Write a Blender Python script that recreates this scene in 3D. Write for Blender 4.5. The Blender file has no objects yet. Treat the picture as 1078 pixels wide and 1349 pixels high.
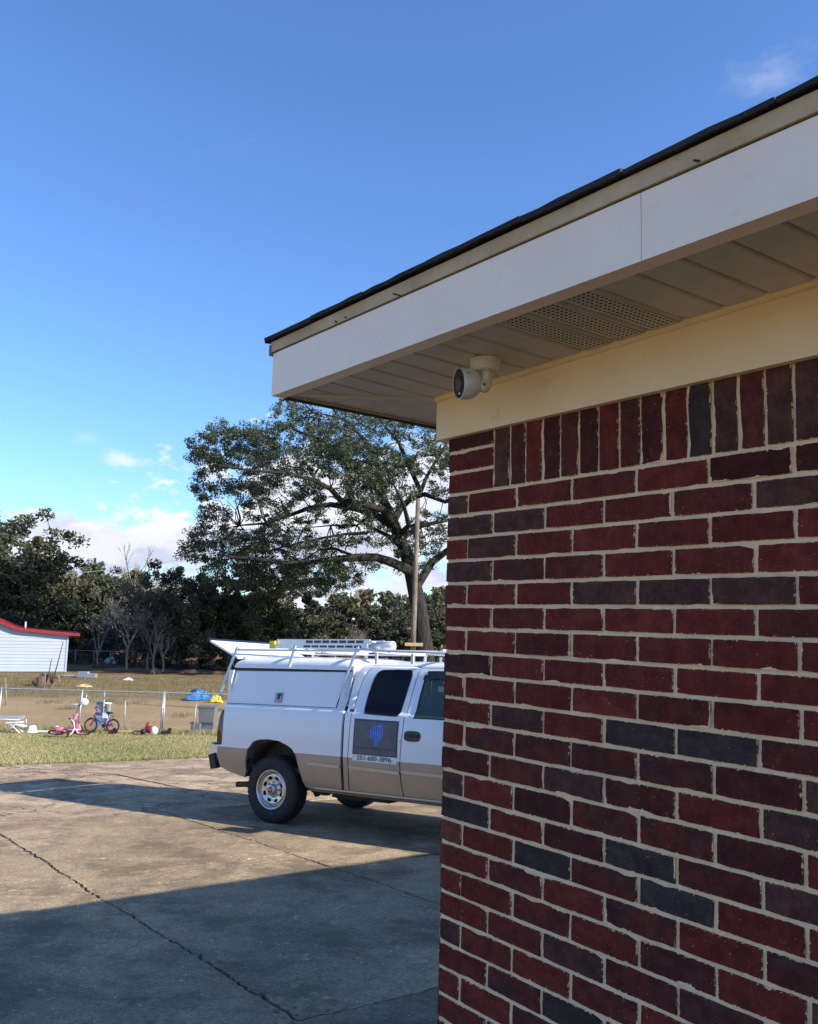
import bpy, bmesh, math, random
import numpy as np
from mathutils import Vector, Matrix
from mathutils.geometry import delaunay_2d_cdt
R = math.radians
rng = np.random.default_rng(7)
random.seed(7)
S = bpy.context.scene
COL = S.collection

# ------------------------------------------------------------------ camera
CAMZ = 1.778
AX = np.array([0.99964173, -0.00334536, 0.026556])      # camera right
AD = np.array([0.02676588, 0.12494119, -0.99180305])    # camera down
AF = np.array([0.0, 0.99215851, 0.12498597])            # camera forward
cd = bpy.data.cameras.new('camera'); cam = bpy.data.objects.new('camera', cd); COL.objects.link(cam)
cd.sensor_fit = 'HORIZONTAL'; cd.sensor_width = 36; cd.lens = 1163 / 1078 * 36
cd.clip_start = 0.05; cd.clip_end = 3000
m = Matrix.Identity(4)
for i in range(3):
    m[i][0] = AX[i]; m[i][1] = -AD[i]; m[i][2] = -AF[i]
m[2][3] = CAMZ
cam.matrix_world = m
S.camera = cam

# ------------------------------------------------------------------ sun, sky, exposure
SUN = Vector((1.64, -0.65, 1.0)).normalized()            # towards the sun
ELEV = math.asin(SUN.z); ROT = math.atan2(SUN.x, SUN.y)
ld = bpy.data.lights.new('sun', 'SUN'); sun = bpy.data.objects.new('sun', ld); COL.objects.link(sun)
ld.energy = 3.1; ld.angle = R(0.5); ld.color = (1.0, 0.945, 0.84)
sun.rotation_euler = SUN.to_track_quat('Z', 'Y').to_euler(); sun.location = (20, -8, 20)
S.view_settings.view_transform = 'Standard'; S.view_settings.look = 'None'
S.view_settings.gamma = 1; S.view_settings.use_curve_mapping = False
S.view_settings.exposure = 1.48

W = bpy.data.worlds.new('World'); S.world = W; W.use_nodes = True
nt = W.node_tree; N = nt.nodes; L = nt.links; N.clear()
out = N.new('ShaderNodeOutputWorld'); bg = N.new('ShaderNodeBackground'); bg.inputs[1].default_value = 0.1
sky = N.new('ShaderNodeTexSky'); sky.sky_type = 'NISHITA'; sky.sun_disc = False
sky.sun_elevation = ELEV; sky.sun_rotation = ROT; sky.air_density = 1.0; sky.dust_density = 0.25; sky.ozone_density = 2.2
tc = N.new('ShaderNodeTexCoord')
sep = N.new('ShaderNodeSeparateXYZ'); L.new(tc.outputs['Generated'], sep.inputs[0])
def wmath(op, a, b=None, clamp=False, c=None):
    n = N.new('ShaderNodeMath'); n.operation = op; n.use_clamp = clamp
    for i, v in enumerate((a, b, c)):
        if v is None: continue
        if isinstance(v, (int, float)): n.inputs[i].default_value = v
        else: L.new(v, n.inputs[i])
    return n.outputs[0]
def wnoise(scale, sz, detail, rough, off=(0, 0, 0), zoff=0.0):
    mp = N.new('ShaderNodeMapping'); mp.inputs['Scale'].default_value = (scale, scale, scale * sz)
    mp.inputs['Location'].default_value = (off[0], off[1], off[2] + zoff * scale * sz)
    L.new(tc.outputs['Generated'], mp.inputs[0])
    n = N.new('ShaderNodeTexNoise'); n.inputs['Scale'].default_value = 1; n.inputs['Detail'].default_value = detail
    n.inputs['Roughness'].default_value = rough; L.new(mp.outputs[0], n.inputs['Vector'])
    return n.outputs[0]
def smooth(x, lo, hi):
    n = N.new('ShaderNodeMapRange'); n.interpolation_type = 'SMOOTHSTEP'
    n.inputs[1].default_value = lo; n.inputs[2].default_value = hi; L.new(x, n.inputs[0]); return n.outputs[0]
COFF = (3.1, 5.7, 1.2)
band = wmath('SUBTRACT', 1.0, smooth(sep.outputs[2], 0.075, 0.160))            # cumulus low over the horizon
n1 = wnoise(7.5, 2.4, 9, 0.56, COFF); n1b = wnoise(7.5, 2.4, 5, 0.5, COFF, 0.022)
dens = smooth(wmath('ADD', n1, wmath('MULTIPLY', wmath('SUBTRACT', band, 1.0), 0.34)), 0.455, 0.535)
wisp = wnoise(4.2, 1.3, 7, 0.62, (8.3, 2.2, 4.4))
wd = wmath('MULTIPLY', smooth(wisp, 0.60, 0.78), 0.45)
def puff(d, rad, soft, gain=1.0, lift=0.0, nz=None):           # a cloud round a direction of the sky, edges broken by noise
    n = N.new('ShaderNodeVectorMath'); n.operation = 'DISTANCE'
    k = math.sqrt(sum(x*x for x in d)); n.inputs[1].default_value = (d[0]/k, d[1]/k, d[2]/k*STRZ)
    v = N.new('ShaderNodeVectorMath'); v.operation = 'MULTIPLY'; v.inputs[1].default_value = (1, 1, STRZ)
    L.new(tc.outputs['Generated'], v.inputs[0]); L.new(v.outputs[0], n.inputs[0])
    f = wmath('SUBTRACT', 1.0, wmath('DIVIDE', n.outputs['Value'], rad))
    f = wmath('ADD', f, wmath('MULTIPLY', wmath('SUBTRACT', nz or n1, 0.5), 2.6))
    return wmath('MULTIPLY', smooth(f, 0.0, soft), gain)
STRZ = 2.2
def pdir(px, py): return tuple(AX[i]*(px-539)/1163 + AD[i]*(py-674.5)/1163 + AF[i] for i in range(3))
pn = wnoise(26, 2.0, 7, 0.6, (1.5, 2.5, 3.5))
mask = wmath('MAXIMUM', dens, wmath('MULTIPLY', wd, 0.5))
for (px, py, rad, soft, gain) in ((165, 606, .036, 1.1, .60), (120, 578, .026, 1.4, .25), (1012, 100, .055, 2.2, .34), (450, 690, .22, .5, 1.0), (225, 712, .085, .5, 1.0), (90, 706, .07, .5, 1.0), (560, 640, .14, .6, .9)):
    mask = wmath('MAXIMUM', mask, puff(pdir(px, py), rad, soft, gain, nz=pn))
lit = wmath('ADD', wmath('MULTIPLY', smooth(wmath('SUBTRACT', n1, n1b), -0.06, 0.06), 0.55), wmath('MULTIPLY', smooth(sep.outputs[2], 0.070, 0.135), 0.55), True)
cmix = N.new('ShaderNodeMix'); cmix.data_type = 'RGBA'; L.new(lit, cmix.inputs[0])
cmix.inputs[6].default_value = (2.45, 2.65, 3.35, 1); cmix.inputs[7].default_value = (4.0, 3.95, 4.15, 1)
# a deep clean winter blue: scale the sky radiance channels slightly
tint = N.new('ShaderNodeMix'); tint.data_type = 'RGBA'; tint.blend_type = 'MULTIPLY'; tint.inputs[0].default_value = 1
L.new(sky.outputs[0], tint.inputs[6]); tint.inputs[7].default_value = (0.49, 0.66, 0.90, 1)
smix = N.new('ShaderNodeMix'); smix.data_type = 'RGBA'
L.new(mask, smix.inputs[0]); L.new(tint.outputs[2], smix.inputs[6]); L.new(cmix.outputs[2], smix.inputs[7])
L.new(smix.outputs[2], bg.inputs[0]); L.new(bg.outputs[0], out.inputs[0])

# ------------------------------------------------------------------ helpers
SL = 0.059
def gz(x, y):                                            # height of the ground
    if y < -12: return 0.059 * 12
    if y < 25: return -SL * y
    if y < 29: t = (y - 25) / 4; return -SL * 25 - SL * 4 * (t - t * t / 2)
    return -SL * 27 - 0.0 * y
def ray(px, py):                                         # direction seen at a pixel of the 1078 x 1349 photograph
    q = AX * ((px - 539) / 1163) + AD * ((py - 674.5) / 1163) + AF
    return Vector(q)
def at(px, py, Y):                                       # the point at world depth Y
    r = ray(px, py); r = r * (Y / r.y); return Vector((r.x, r.y, r.z + CAMZ))
def on_ground(px, Y):
    p = at(px, 810, Y); p.z = gz(p.x, p.y); return p
CORNER = Vector((0.11705, 2.66917, 0))
E1 = Vector((0.60668, -0.79494, 0)); E2 = Vector((0.79494, 0.60668, 0))
def uvw(u, v, z=None):
    p = CORNER + E1 * u + E2 * v
    p.z = gz(p.x, p.y) if z is None else z
    return p
def soffit_uv(px, py, z):
    r = ray(px, py); t = (z - CAMZ) / r.z; p = Vector((r.x * t, r.y * t, 0)) - CORNER
    return p.dot(E1), p.dot(E2)

class MB:
    def __init__(s): s.v = []; s.f = []; s.m = []; s.sm = []; s.mi = 0; s.smooth = False
    def add(s, vs, fs):
        o = len(s.v); s.v += [tuple(p) for p in vs]
        for f in fs: s.f.append(tuple(i + o for i in f)); s.m.append(s.mi); s.sm.append(s.smooth)
        return s
    def box(s, x0, x1, y0, y1, z0, z1):
        return s.add([(x0,y0,z0),(x1,y0,z0),(x1,y1,z0),(x0,y1,z0),(x0,y0,z1),(x1,y0,z1),(x1,y1,z1),(x0,y1,z1)],
                     [(0,3,2,1),(4,5,6,7),(0,1,5,4),(1,2,6,5),(2,3,7,6),(3,0,4,7)])
    def obox(s, c, ax, ay, az):                          # centre and half-axis vectors
        c, ax, ay, az = Vector(c), Vector(ax), Vector(ay), Vector(az)
        vs = [c + ax*i + ay*j + az*k for k in (-1,1) for i, j in ((-1,-1),(1,-1),(1,1),(-1,1))]
        return s.add(vs, [(0,3,2,1),(4,5,6,7),(0,1,5,4),(1,2,6,5),(2,3,7,6),(3,0,4,7)])
    def tube(s, pts, rad, n=8, caps=True, smooth=True):
        pts = [Vector(p) for p in pts]; k = len(pts)
        if not hasattr(rad, '__len__'): rad = [rad] * k
        vs = []; prev = None
        for i, p in enumerate(pts):
            t = (pts[min(i+1, k-1)] - pts[max(i-1, 0)])
            if t.length < 1e-9: t = Vector((0, 0, 1))
            t.normalize()
            a = prev if prev is not None else (Vector((0,0,1)) if abs(t.z) < .9 else Vector((1,0,0)))
            a = (a - t * a.dot(t))
            if a.length < 1e-6: a = t.orthogonal()
            a.normalize(); prev = a; b = t.cross(a)
            for j in range(n):
                w = 2 * math.pi * j / n; vs.append(p + (a * math.cos(w) + b * math.sin(w)) * rad[i])
        fs = [(i*n+j, i*n+(j+1)%n, (i+1)*n+(j+1)%n, (i+1)*n+j) for i in range(k-1) for j in range(n)]
        old = s.smooth; s.smooth = smooth; s.add(vs, fs); s.smooth = False
        if caps:
            o = len(s.v) - k * n
            s.f += [tuple(o + j for j in range(n-1, -1, -1)), tuple(o + (k-1)*n + j for j in range(n))]
            s.m += [s.mi]*2; s.sm += [False]*2
        s.smooth = old
        return s
    def lathe(s, prof, n=24, mat=None, smooth=True, close=False):   # prof (r, h) turned about local z, then mat
        vs = []; k = len(prof)
        for r, h in prof:
            for j in range(n):
                w = 2*math.pi*j/n; p = Vector((r*math.cos(w), r*math.sin(w), h)); vs.append(mat @ p if mat else p)
        fs = []
        for i in range(k if close else k-1):
            i2 = (i+1) % k
            for j in range(n):
                fs.append((i*n+j, i*n+(j+1)%n, i2*n+(j+1)%n, i2*n+j))
        old = s.smooth; s.smooth = smooth; s.add(vs, fs); s.smooth = old
        return s
    def ball(s, c, r, n=12, sq=(1,1,1)):
        prof = [(math.sin(math.pi*i/(n//2+2))*1.0, -math.cos(math.pi*i/(n//2+2))) for i in range(n//2+3)]
        M_ = Matrix.Translation(Vector(c)) @ Matrix.Diagonal((r*sq[0], r*sq[1], r*sq[2], 1))
        return s.lathe(prof, n, M_)
    def grid(s, P):                                      # rows of points
        r = len(P); c = len(P[0]); vs = [p for row in P for p in row]
        return s.add(vs, [(i*c+j, i*c+j+1, (i+1)*c+j+1, (i+1)*c+j) for i in range(r-1) for j in range(c-1)])
    def build(s, name, mats, parent=None, loc=None, flat=False):
        me = bpy.data.meshes.new(name); me.from_pydata(s.v, [], s.f)
        for mt in (mats if isinstance(mats, (list, tuple)) else [mats]): me.materials.append(mt)
        me.polygons.foreach_set('material_index', s.m)
        me.polygons.foreach_set('use_smooth', [False]*len(s.f) if flat else s.sm)
        me.update()
        if getattr(s, 'weld', False):
            fl = {}
            for p in me.polygons:
                for e in p.edge_keys: fl.setdefault(e, set()).add(p.use_smooth)
            me.edges.foreach_set('use_edge_sharp', [len(fl.get(tuple(sorted(e.vertices)), (1,))) > 1 for e in me.edges])
        return link(name, me, parent, loc)
def link(name, me, parent=None, loc=None):
    o = bpy.data.objects.new(name, me); COL.objects.link(o)
    if parent: o.parent = parent
    if loc is not None: o.location = loc
    return o
def empty(name, loc=(0,0,0), rz=0, matrix=None):
    o = bpy.data.objects.new(name, None); COL.objects.link(o); o.empty_display_size = .2
    if matrix is not None: o.matrix_world = matrix
    else: o.location = loc; o.rotation_euler = (0, 0, rz)
    return o
def tag(o, label=None, cat=None, group=None, kind=None):
    if label: o['label'] = label
    if cat: o['category'] = cat
    if group: o['group'] = group
    if kind: o['kind'] = kind
    return o
def copy_tree(o, parent=None):
    c = o.copy(); COL.objects.link(c); c.parent = parent
    for ch in list(o.children): copy_tree(ch, c)
    return c
def fast_quads(name, V, mats, parent=None, tintvals=None):         # V: N x 4 x 3
    n = len(V); me = bpy.data.meshes.new(name)
    me.vertices.add(n*4); me.vertices.foreach_set('co', V.reshape(-1).astype(np.float32))
    me.loops.add(n*4); me.loops.foreach_set('vertex_index', np.arange(n*4, dtype=np.int32))
    me.polygons.add(n); me.polygons.foreach_set('loop_start', np.arange(0, n*4, 4, dtype=np.int32))
    for mt in (mats if isinstance(mats, (list, tuple)) else [mats]): me.materials.append(mt)
    me.update(calc_edges=True)
    if tintvals is not None:
        a = me.attributes.new('tint', 'FLOAT', 'FACE'); a.data.foreach_set('value', tintvals.astype(np.float32))
    return link(name, me, parent)
def inside(px, py, poly):
    c = False; j = len(poly)-1
    for i in range(len(poly)):
        xi, yi = poly[i]; xj, yj = poly[j]
        if (yi > py) != (yj > py) and px < (xj-xi)*(py-yi)/(yj-yi)+xi: c = not c
        j = i
    return c
def cdt(outer, holes=(), g=.08, extra=()):
    pts = [Vector(p) for p in outer]; edges = [(i, (i+1) % len(outer)) for i in range(len(outer))]
    for h in holes:
        o = len(pts); pts += [Vector(p) for p in h]; edges += [(o+i, o+(i+1) % len(h)) for i in range(len(h))]
    xs = [p[0] for p in outer]; ys = [p[1] for p in outer]
    ny = max(1, int((max(ys)-min(ys))/g)); nx = max(1, int((max(xs)-min(xs))/g))
    rows = [min(ys)+(max(ys)-min(ys))*(j+.5)/ny for j in range(ny)]
    for i in range(nx):
        for y in rows:
            x = min(xs)+(max(xs)-min(xs))*(i+.5)/nx
            if inside(x, y, outer) and not any(inside(x, y, h) for h in holes): pts.append(Vector((x, y)))
    for (a, b) in extra:                                 # constraint line across the plate (paint split, crease)
        pts += [Vector(a), Vector(b)]; edges.append((len(pts)-2, len(pts)-1))
    V, E_, F, _, _, _ = delaunay_2d_cdt(pts, edges, [], 0, 1e-5)
    keep = []
    for f in F:
        cx = sum(V[i].x for i in f)/len(f); cy = sum(V[i].y for i in f)/len(f)
        if inside(cx, cy, outer) and not any(inside(cx, cy, h) for h in holes): keep.append(tuple(f))
    cnt = {}
    for f in keep:
        for i in range(len(f)):
            a, b = f[i], f[(i+1) % len(f)]; cnt[(a, b)] = 1
    border = [(a, b) for (a, b) in cnt if (b, a) not in cnt]
    use = sorted({i for f in keep for i in f}); re_ = {o: n for n, o in enumerate(use)}
    return [(V[i].x, V[i].y) for i in use], [tuple(re_[i] for i in f) for f in keep], [(re_[a], re_[b]) for a, b in border]
def sheet(mb, outer, holes, fn, thick, g=.08, extra=(), matfn=None, back=True):
    """closed plate: cdt in (a, b), fn(a, b, depth) -> point, depth 0 outer face, thick inner face"""
    V, F, B = cdt(outer, holes, g, extra)
    n = len(V); o = len(mb.v); mb.weld = True
    mb.v += [tuple(fn(a, b, 0)) for a, b in V]
    for f in F:
        mi = matfn(sum(V[i][0] for i in f)/3, sum(V[i][1] for i in f)/3) if matfn else mb.mi
        mb.f.append(tuple(o+i for i in f)); mb.m.append(mi); mb.sm.append(True)
    if thick:
        o2 = len(mb.v)
        mb.v += [tuple(fn(a, b, thick)) for a, b in V]
        if back:
            for f in F: mb.f.append(tuple(o2+i for i in reversed(f))); mb.m.append(mb.mi); mb.sm.append(True)
        for a, b in B:
            mi = matfn(*((V[a][0]+V[b][0])/2, (V[a][1]+V[b][1])/2)) if matfn else mb.mi
            mb.f.append((o+a, o2+a, o2+b, o+b)); mb.m.append(mi); mb.sm.append(False)
    return mb

# ------------------------------------------------------------------ materials
class MT:
    def __init__(s, name, rough=.6, metal=0, coat=0, spec=.5):
        s.mat = bpy.data.materials.new(name); s.mat.use_nodes = True
        s.nt = s.mat.node_tree; s.N = s.nt.nodes; s.L = s.nt.links
        s.b = s.N['Principled BSDF']; s.b.inputs['Roughness'].default_value = rough
        s.b.inputs['Metallic'].default_value = metal; s.b.inputs['Coat Weight'].default_value = coat
        s.b.inputs['Specular IOR Level'].default_value = spec
        s.tc = s.N.new('ShaderNodeTexCoord'); s.cs = 'Object'
    def set(s, sock, v):
        if isinstance(v, (int, float)): sock.default_value = v
        elif isinstance(v, tuple): sock.default_value = v if len(v) == 4 else (*v, 1)
        else: s.L.new(v, sock)
    def noise(s, scale, detail=4, rough=.55, stretch=(1,1,1), coord=None, off=(0,0,0), out=0, dist=0):
        mp = s.N.new('ShaderNodeMapping'); mp.inputs['Scale'].default_value = stretch; mp.inputs['Location'].default_value = off
        s.L.new(coord or s.tc.outputs[s.cs], mp.inputs[0])
        n = s.N.new('ShaderNodeTexNoise'); n.inputs['Scale'].default_value = scale; n.inputs['Detail'].default_value = detail
        n.inputs['Roughness'].default_value = rough; n.inputs['Distortion'].default_value = dist
        s.L.new(mp.outputs[0], n.inputs['Vector']); return n.outputs[out]
    def voro(s, scale, feature='F1', coord=None, out='Distance'):
        n = s.N.new('ShaderNodeTexVoronoi'); n.feature = feature; n.inputs['Scale'].default_value = scale
        s.L.new(coord or s.tc.outputs[s.cs], n.inputs['Vector']); return n.outputs[out]
    def mr(s, x, lo, hi, a=0.0, b=1.0, sm=True):
        n = s.N.new('ShaderNodeMapRange'); n.interpolation_type = 'SMOOTHSTEP' if sm else 'LINEAR'
        s.L.new(x, n.inputs[0])
        for i, v in enumerate((lo, hi, a, b)): n.inputs[i+1].default_value = v
        return n.outputs[0]
    def mix(s, f, a, b, mode='MIX'):
        n = s.N.new('ShaderNodeMix'); n.data_type = 'RGBA'; n.blend_type = mode
        s.set(n.inputs[0], f); s.set(n.inputs[6], a); s.set(n.inputs[7], b); return n.outputs[2]
    def math(s, op, a, b=0.0, clamp=False):
        n = s.N.new('ShaderNodeMath'); n.operation = op; n.use_clamp = clamp
        s.set(n.inputs[0], a); s.set(n.inputs[1], b); return n.outputs[0]
    def color(s, c): s.set(s.b.inputs['Base Color'], c); return s
    def rough(s, c): s.set(s.b.inputs['Roughness'], c); return s
    def bump(s, h, strength=.3, dist=.01):
        n = s.N.new('ShaderNodeBump'); n.inputs['Strength'].default_value = strength; n.inputs['Distance'].default_value = dist
        s.L.new(h, n.inputs['Height']); s.L.new(n.outputs[0], s.b.inputs['Normal']); return s
def simple(name, c, rough=.6, metal=0, coat=0, var=.15, scale=6, bump=0, spec=.5):
    t = MT(name, rough, metal, coat, spec)
    f = t.noise(scale, 5, .6)
    t.color(t.mix(t.mr(f, .3, .7), tuple(x*(1-var) for x in c), tuple(min(1, x*(1+var)) for x in c)))
    if not metal: t.rough(t.mr(t.noise(scale*2.3, 4), .3, .7, max(0, rough-.08), min(1, rough+.08)))
    if bump: t.bump(t.noise(scale*12, 4), bump, .003)
    return t.mat

def brick_mat(name, w, h):
    t = MT(name, .88, spec=.25)
    oi = t.N.new('ShaderNodeObjectInfo')
    cmb = t.N.new('ShaderNodeCombineXYZ'); k = t.math('MULTIPLY', oi.outputs['Random'], 37.0)
    for i in range(3): t.L.new(k, cmb.inputs[i])
    va = t.N.new('ShaderNodeVectorMath'); va.operation = 'ADD'
    t.L.new(t.tc.outputs['Object'], va.inputs[0]); t.L.new(cmb.outputs[0], va.inputs[1]); P = va.outputs[0]
    base = oi.outputs['Color']
    big = t.noise(14, 3, .5, (1, 1, 1.6), P)
    flash = t.math('MULTIPLY', t.mr(big, .38, .66), oi.outputs['Alpha'])
    c = t.mix(flash, base, (.056, .033, .028))
    c = t.mix(t.mr(t.noise(22, 5, .65, (1, 1, 1.3), P, (9, 2, 4)), .32, .70, 0, .8), t.mix(1.0, c, (.62, .55, .58), 'MULTIPLY'), t.mix(1.0, c, (1.22, 1.25, 1.15), 'MULTIPLY'))
    c = t.mix(t.mr(t.noise(45, 4, .6, (1.6, 1, .5), P), .35, .75, 0, .55), c, t.mix(1.0, c, (.62, .55, .6), 'MULTIPLY'))
    c = t.mix(t.mr(t.noise(170, 5, .7, (1, 1, 1), P), .45, .8, 0, .5), c, t.mix(1.0, c, (1.9, 1.75, 1.7), 'MULTIPLY'))
    c = t.mix(t.mr(t.voro(75, coord=P), .02, .07, .6, 0), c, (.02, .012, .012))          # pits
    # mortar smeared over the arrises
    g = t.N.new('ShaderNodeSeparateXYZ'); t.L.new(t.tc.outputs['Generated'], g.inputs[0])
    ex = t.math('MULTIPLY', t.math('SUBTRACT', .5, t.math('ABSOLUTE', t.math('SUBTRACT', g.outputs[0], .5))), w)
    ez = t.math('MULTIPLY', t.math('SUBTRACT', .5, t.math('ABSOLUTE', t.math('SUBTRACT', g.outputs[2], .5))), h)
    e = t.math('MINIMUM', ex, ez)
    sm1 = t.math('MULTIPLY', t.mr(t.noise(130, 4, .65, (1, 1, 1), P), .46, .84), .0060)
    sm2 = t.math('MULTIPLY', t.mr(t.noise(9, 2, .5, (1, 1, 1), P), .58, .74), .0050)
    lim = t.math('ADD', sm1, sm2)
    d = t.math('SUBTRACT', lim, e)
    mm = t.mr(d, -.0002, .0010)
    speck = t.mr(t.noise(210, 2, .5, (1, 1, 1), P, (5, 5, 5)), .735, .76)
    mm = t.math('MAXIMUM', mm, t.math('MULTIPLY', speck, .6))
    c = t.mix(mm, c, (.90, .63, .39))
    t.color(c)
    t.bump(t.math('ADD', t.math('ADD', t.noise(240, 5, .7, (1, 1, 1), P), t.math('MULTIPLY', t.noise(60, 3, .6, (2, 1, .6), P), 1.2)), t.math('MULTIPLY', mm, .8)), .55, .0022)
    return t.mat
M = {}
M['brick_full'] = brick_mat('fired clay brick stretcher', .194, .058)
M['brick_half'] = brick_mat('fired clay brick half', .09, .058)
M['brick_sold'] = brick_mat('fired clay brick soldier', .056, .19)
t = MT('mortar', .95, spec=.2)
c = t.mix(t.mr(t.noise(9, 5, .6), .3, .7), (.84, .585, .355), (.94, .67, .42))
c = t.mix(t.mr(t.noise(90, 4, .7), .5, .8, 0, .5), c, (.50, .36, .24))
t.color(c).bump(t.math('ADD', t.noise(260, 4, .7), t.noise(60, 4, .6)), .6, .003); M['mortar'] = t.mat
# side wall bricks that are merged: colour per brick from a face attribute
t = MT('merged bricks', .88, spec=.25); a = t.N.new('ShaderNodeAttribute'); a.attribute_name = 'bc'
c = t.mix(t.mr(t.noise(40, 4, .6), .35, .7, 0, .6), a.outputs['Color'], t.mix(1.0, a.outputs['Color'], (.55, .5, .6), 'MULTIPLY'))
t.color(c).bump(t.noise(200, 4, .7), .5, .002); M['brick_merged'] = t.mat
def painted(name, c1, c2, rough=.55, grime=(.2,.16,.1), gs=6, ga=.35, bump=.1):
    t = MT(name, rough)
    c = t.mix(t.mr(t.noise(gs*.7, 5, .6), .3, .7), c1, c2)
    c = t.mix(t.mr(t.noise(gs*2.2, 6, .7, (1, 1, 1.6), None, (3, 1, 4)), .55, .82, 0, ga), c, grime)
    c = t.mix(t.mr(t.noise(150, 2, .5), .73, .76, 0, .6), c, grime)
    t.color(c).bump(t.noise(70, 5, .65), bump, .002).rough(t.mr(t.noise(14, 4), .3, .7, rough-.1, rough+.1)); return t.mat
M['fascia'] = painted('white aluminium fascia', (.93, .745, .565), (.97, .80, .63), .45, (.45, .38, .30), 5, .22, .05)
M['frieze'] = painted('cream painted frieze board', (.88, .64, .355), (.94, .71, .42), .6, (.48, .32, .16), 5, .45, .12)
M['soffit'] = painted('tan vinyl soffit', (.54, .47, .385), (.61, .535, .44), .5, (.19, .15, .115), 7, .45, .05)
M['trimwood'] = painted('weathered cream roof trim', (.44, .30, .15), (.60, .43, .25), .7, (.16, .11, .06), 8, .7, .3)
M['dark'] = simple('dark void', (.012, .011, .010), .9)  # near-black colour for shade in gaps and attic, also wood splits
t = MT('asphalt shingle', .92, spec=.2)
c = t.mix(t.mr(t.noise(3, 4), .3, .7), (.022, .022, .025), (.045, .043, .045))
c = t.mix(t.mr(t.noise(160, 3, .7), .5, .75, 0, .6), c, (.09, .085, .08))
t.color(c).bump(t.noise(180, 4, .7), .8, .004); M['shingle'] = t.mat

def concrete(name, c1, c2, stain, peb, seed, pebamt=.5, crack=False):
    t = MT(name, .9, spec=.25); t.cs = 'Object'
    c = t.mix(t.mr(t.noise(.55, 6, .62, off=(seed, 0, 0)), .36, .64), c1, c2)
    c = t.mix(t.mr(t.noise(1.6, 7, .68, off=(0, seed, 0), dist=.6), .42, .66, 0, .92), c, stain)
    c = t.mix(t.mr(t.noise(4.2, 6, .7, off=(0, seed*2, 3), dist=1.0), .60, .73, 0, .45), c, tuple(min(1, x*1.55) for x in c2))   # pale scuffed patches
    c = t.mix(t.mr(t.noise(38, 5, .75), .40, .72, 0, .75), c, tuple(x*.38 for x in c1))
    c = t.mix(t.mr(t.noise(120, 3, .8), .55, .72, 0, .5), c, tuple(min(1, x*1.6) for x in c2))
    c = t.mix(t.mr(t.noise(13, 6, .72, dist=.8), .45, .72, 0, .6), c, stain)
    c = t.mix(t.mr(t.noise(6, 5, .7, off=(7, seed, 1), dist=.5), .60, .68, 0, .45), c, tuple(min(1, x*1.7) for x in c2))
    v = t.voro(95); c = t.mix(t.mr(v, .10, .26, pebamt, 0), c, peb)                                              # exposed pebbles
    v2 = t.voro(30, coord=None); c = t.mix(t.mr(v2, .04, .13, pebamt*.9, 0), c, tuple(min(1, x*1.5) for x in peb))
    for (sc_, thr, rad) in ((58, .86, .26), (105, .84, .30), (24, .93, .20)):      # scattered pale pebbles and scuffs
        dd = t.voro(sc_); cc_ = t.N.new('ShaderNodeSeparateColor'); t.L.new(t.voro(sc_, out='Color'), cc_.inputs[0])
        sel = t.math('MULTIPLY', t.math('GREATER_THAN', cc_.outputs[0], thr), t.mr(dd, rad*.6, rad, 1, 0))
        c = t.mix(sel, c, tuple(min(1, x*1.15) for x in peb))
    for (sc_, thr, rad) in ((40, .90, .30), (85, .88, .32)):                        # and dark ones
        dd = t.voro(sc_+1.7); cc_ = t.N.new('ShaderNodeSeparateColor'); t.L.new(t.voro(sc_+1.7, out='Color'), cc_.inputs[0])
        sel = t.math('MULTIPLY', t.math('GREATER_THAN', cc_.outputs[1], thr), t.mr(dd, rad*.6, rad, 1, 0))
        c = t.mix(t.math('MULTIPLY', sel, .8), c, tuple(x*.2 for x in c1))
    c = t.mix(t.mr(t.noise(1.1, 5, .75, off=(3, 3, seed)), .47, .62, 0, .68), c, tuple(x*.38 for x in c1))            # old oil and mildew
    if crack:
        wv = t.N.new('ShaderNodeVectorMath'); wv.operation = 'ADD'; t.L.new(t.tc.outputs['Object'], wv.inputs[0]); t.L.new(t.noise(1.4, 5, .7, out=1), wv.inputs[1])
        e = t.voro(.62, 'DISTANCE_TO_EDGE', wv.outputs[0]); c = t.mix(t.mr(e, .004, .013, .85, 0), c, (.06, .05, .04))
    c = t.mix(1.0, c, (1.0, .92, .79), 'MULTIPLY')
    t.color(c)
    t.bump(t.math('ADD', t.math('ADD', t.noise(70, 6, .75), t.math('MULTIPLY', t.noise(9, 5, .6), 1.5)), t.math('MULTIPLY', t.mr(v, .05, .3, 1, 0), .6)), .75, .012)
    return t.mat
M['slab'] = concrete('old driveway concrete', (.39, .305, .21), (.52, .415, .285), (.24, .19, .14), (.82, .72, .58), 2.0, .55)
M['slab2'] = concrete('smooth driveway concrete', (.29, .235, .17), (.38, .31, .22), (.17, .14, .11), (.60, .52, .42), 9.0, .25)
M['agg'] = concrete('exposed pebble concrete', (.50, .38, .28), (.64, .50, .37), (.26, .20, .15), (.85, .74, .60), 5.0, .9, True)
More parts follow.
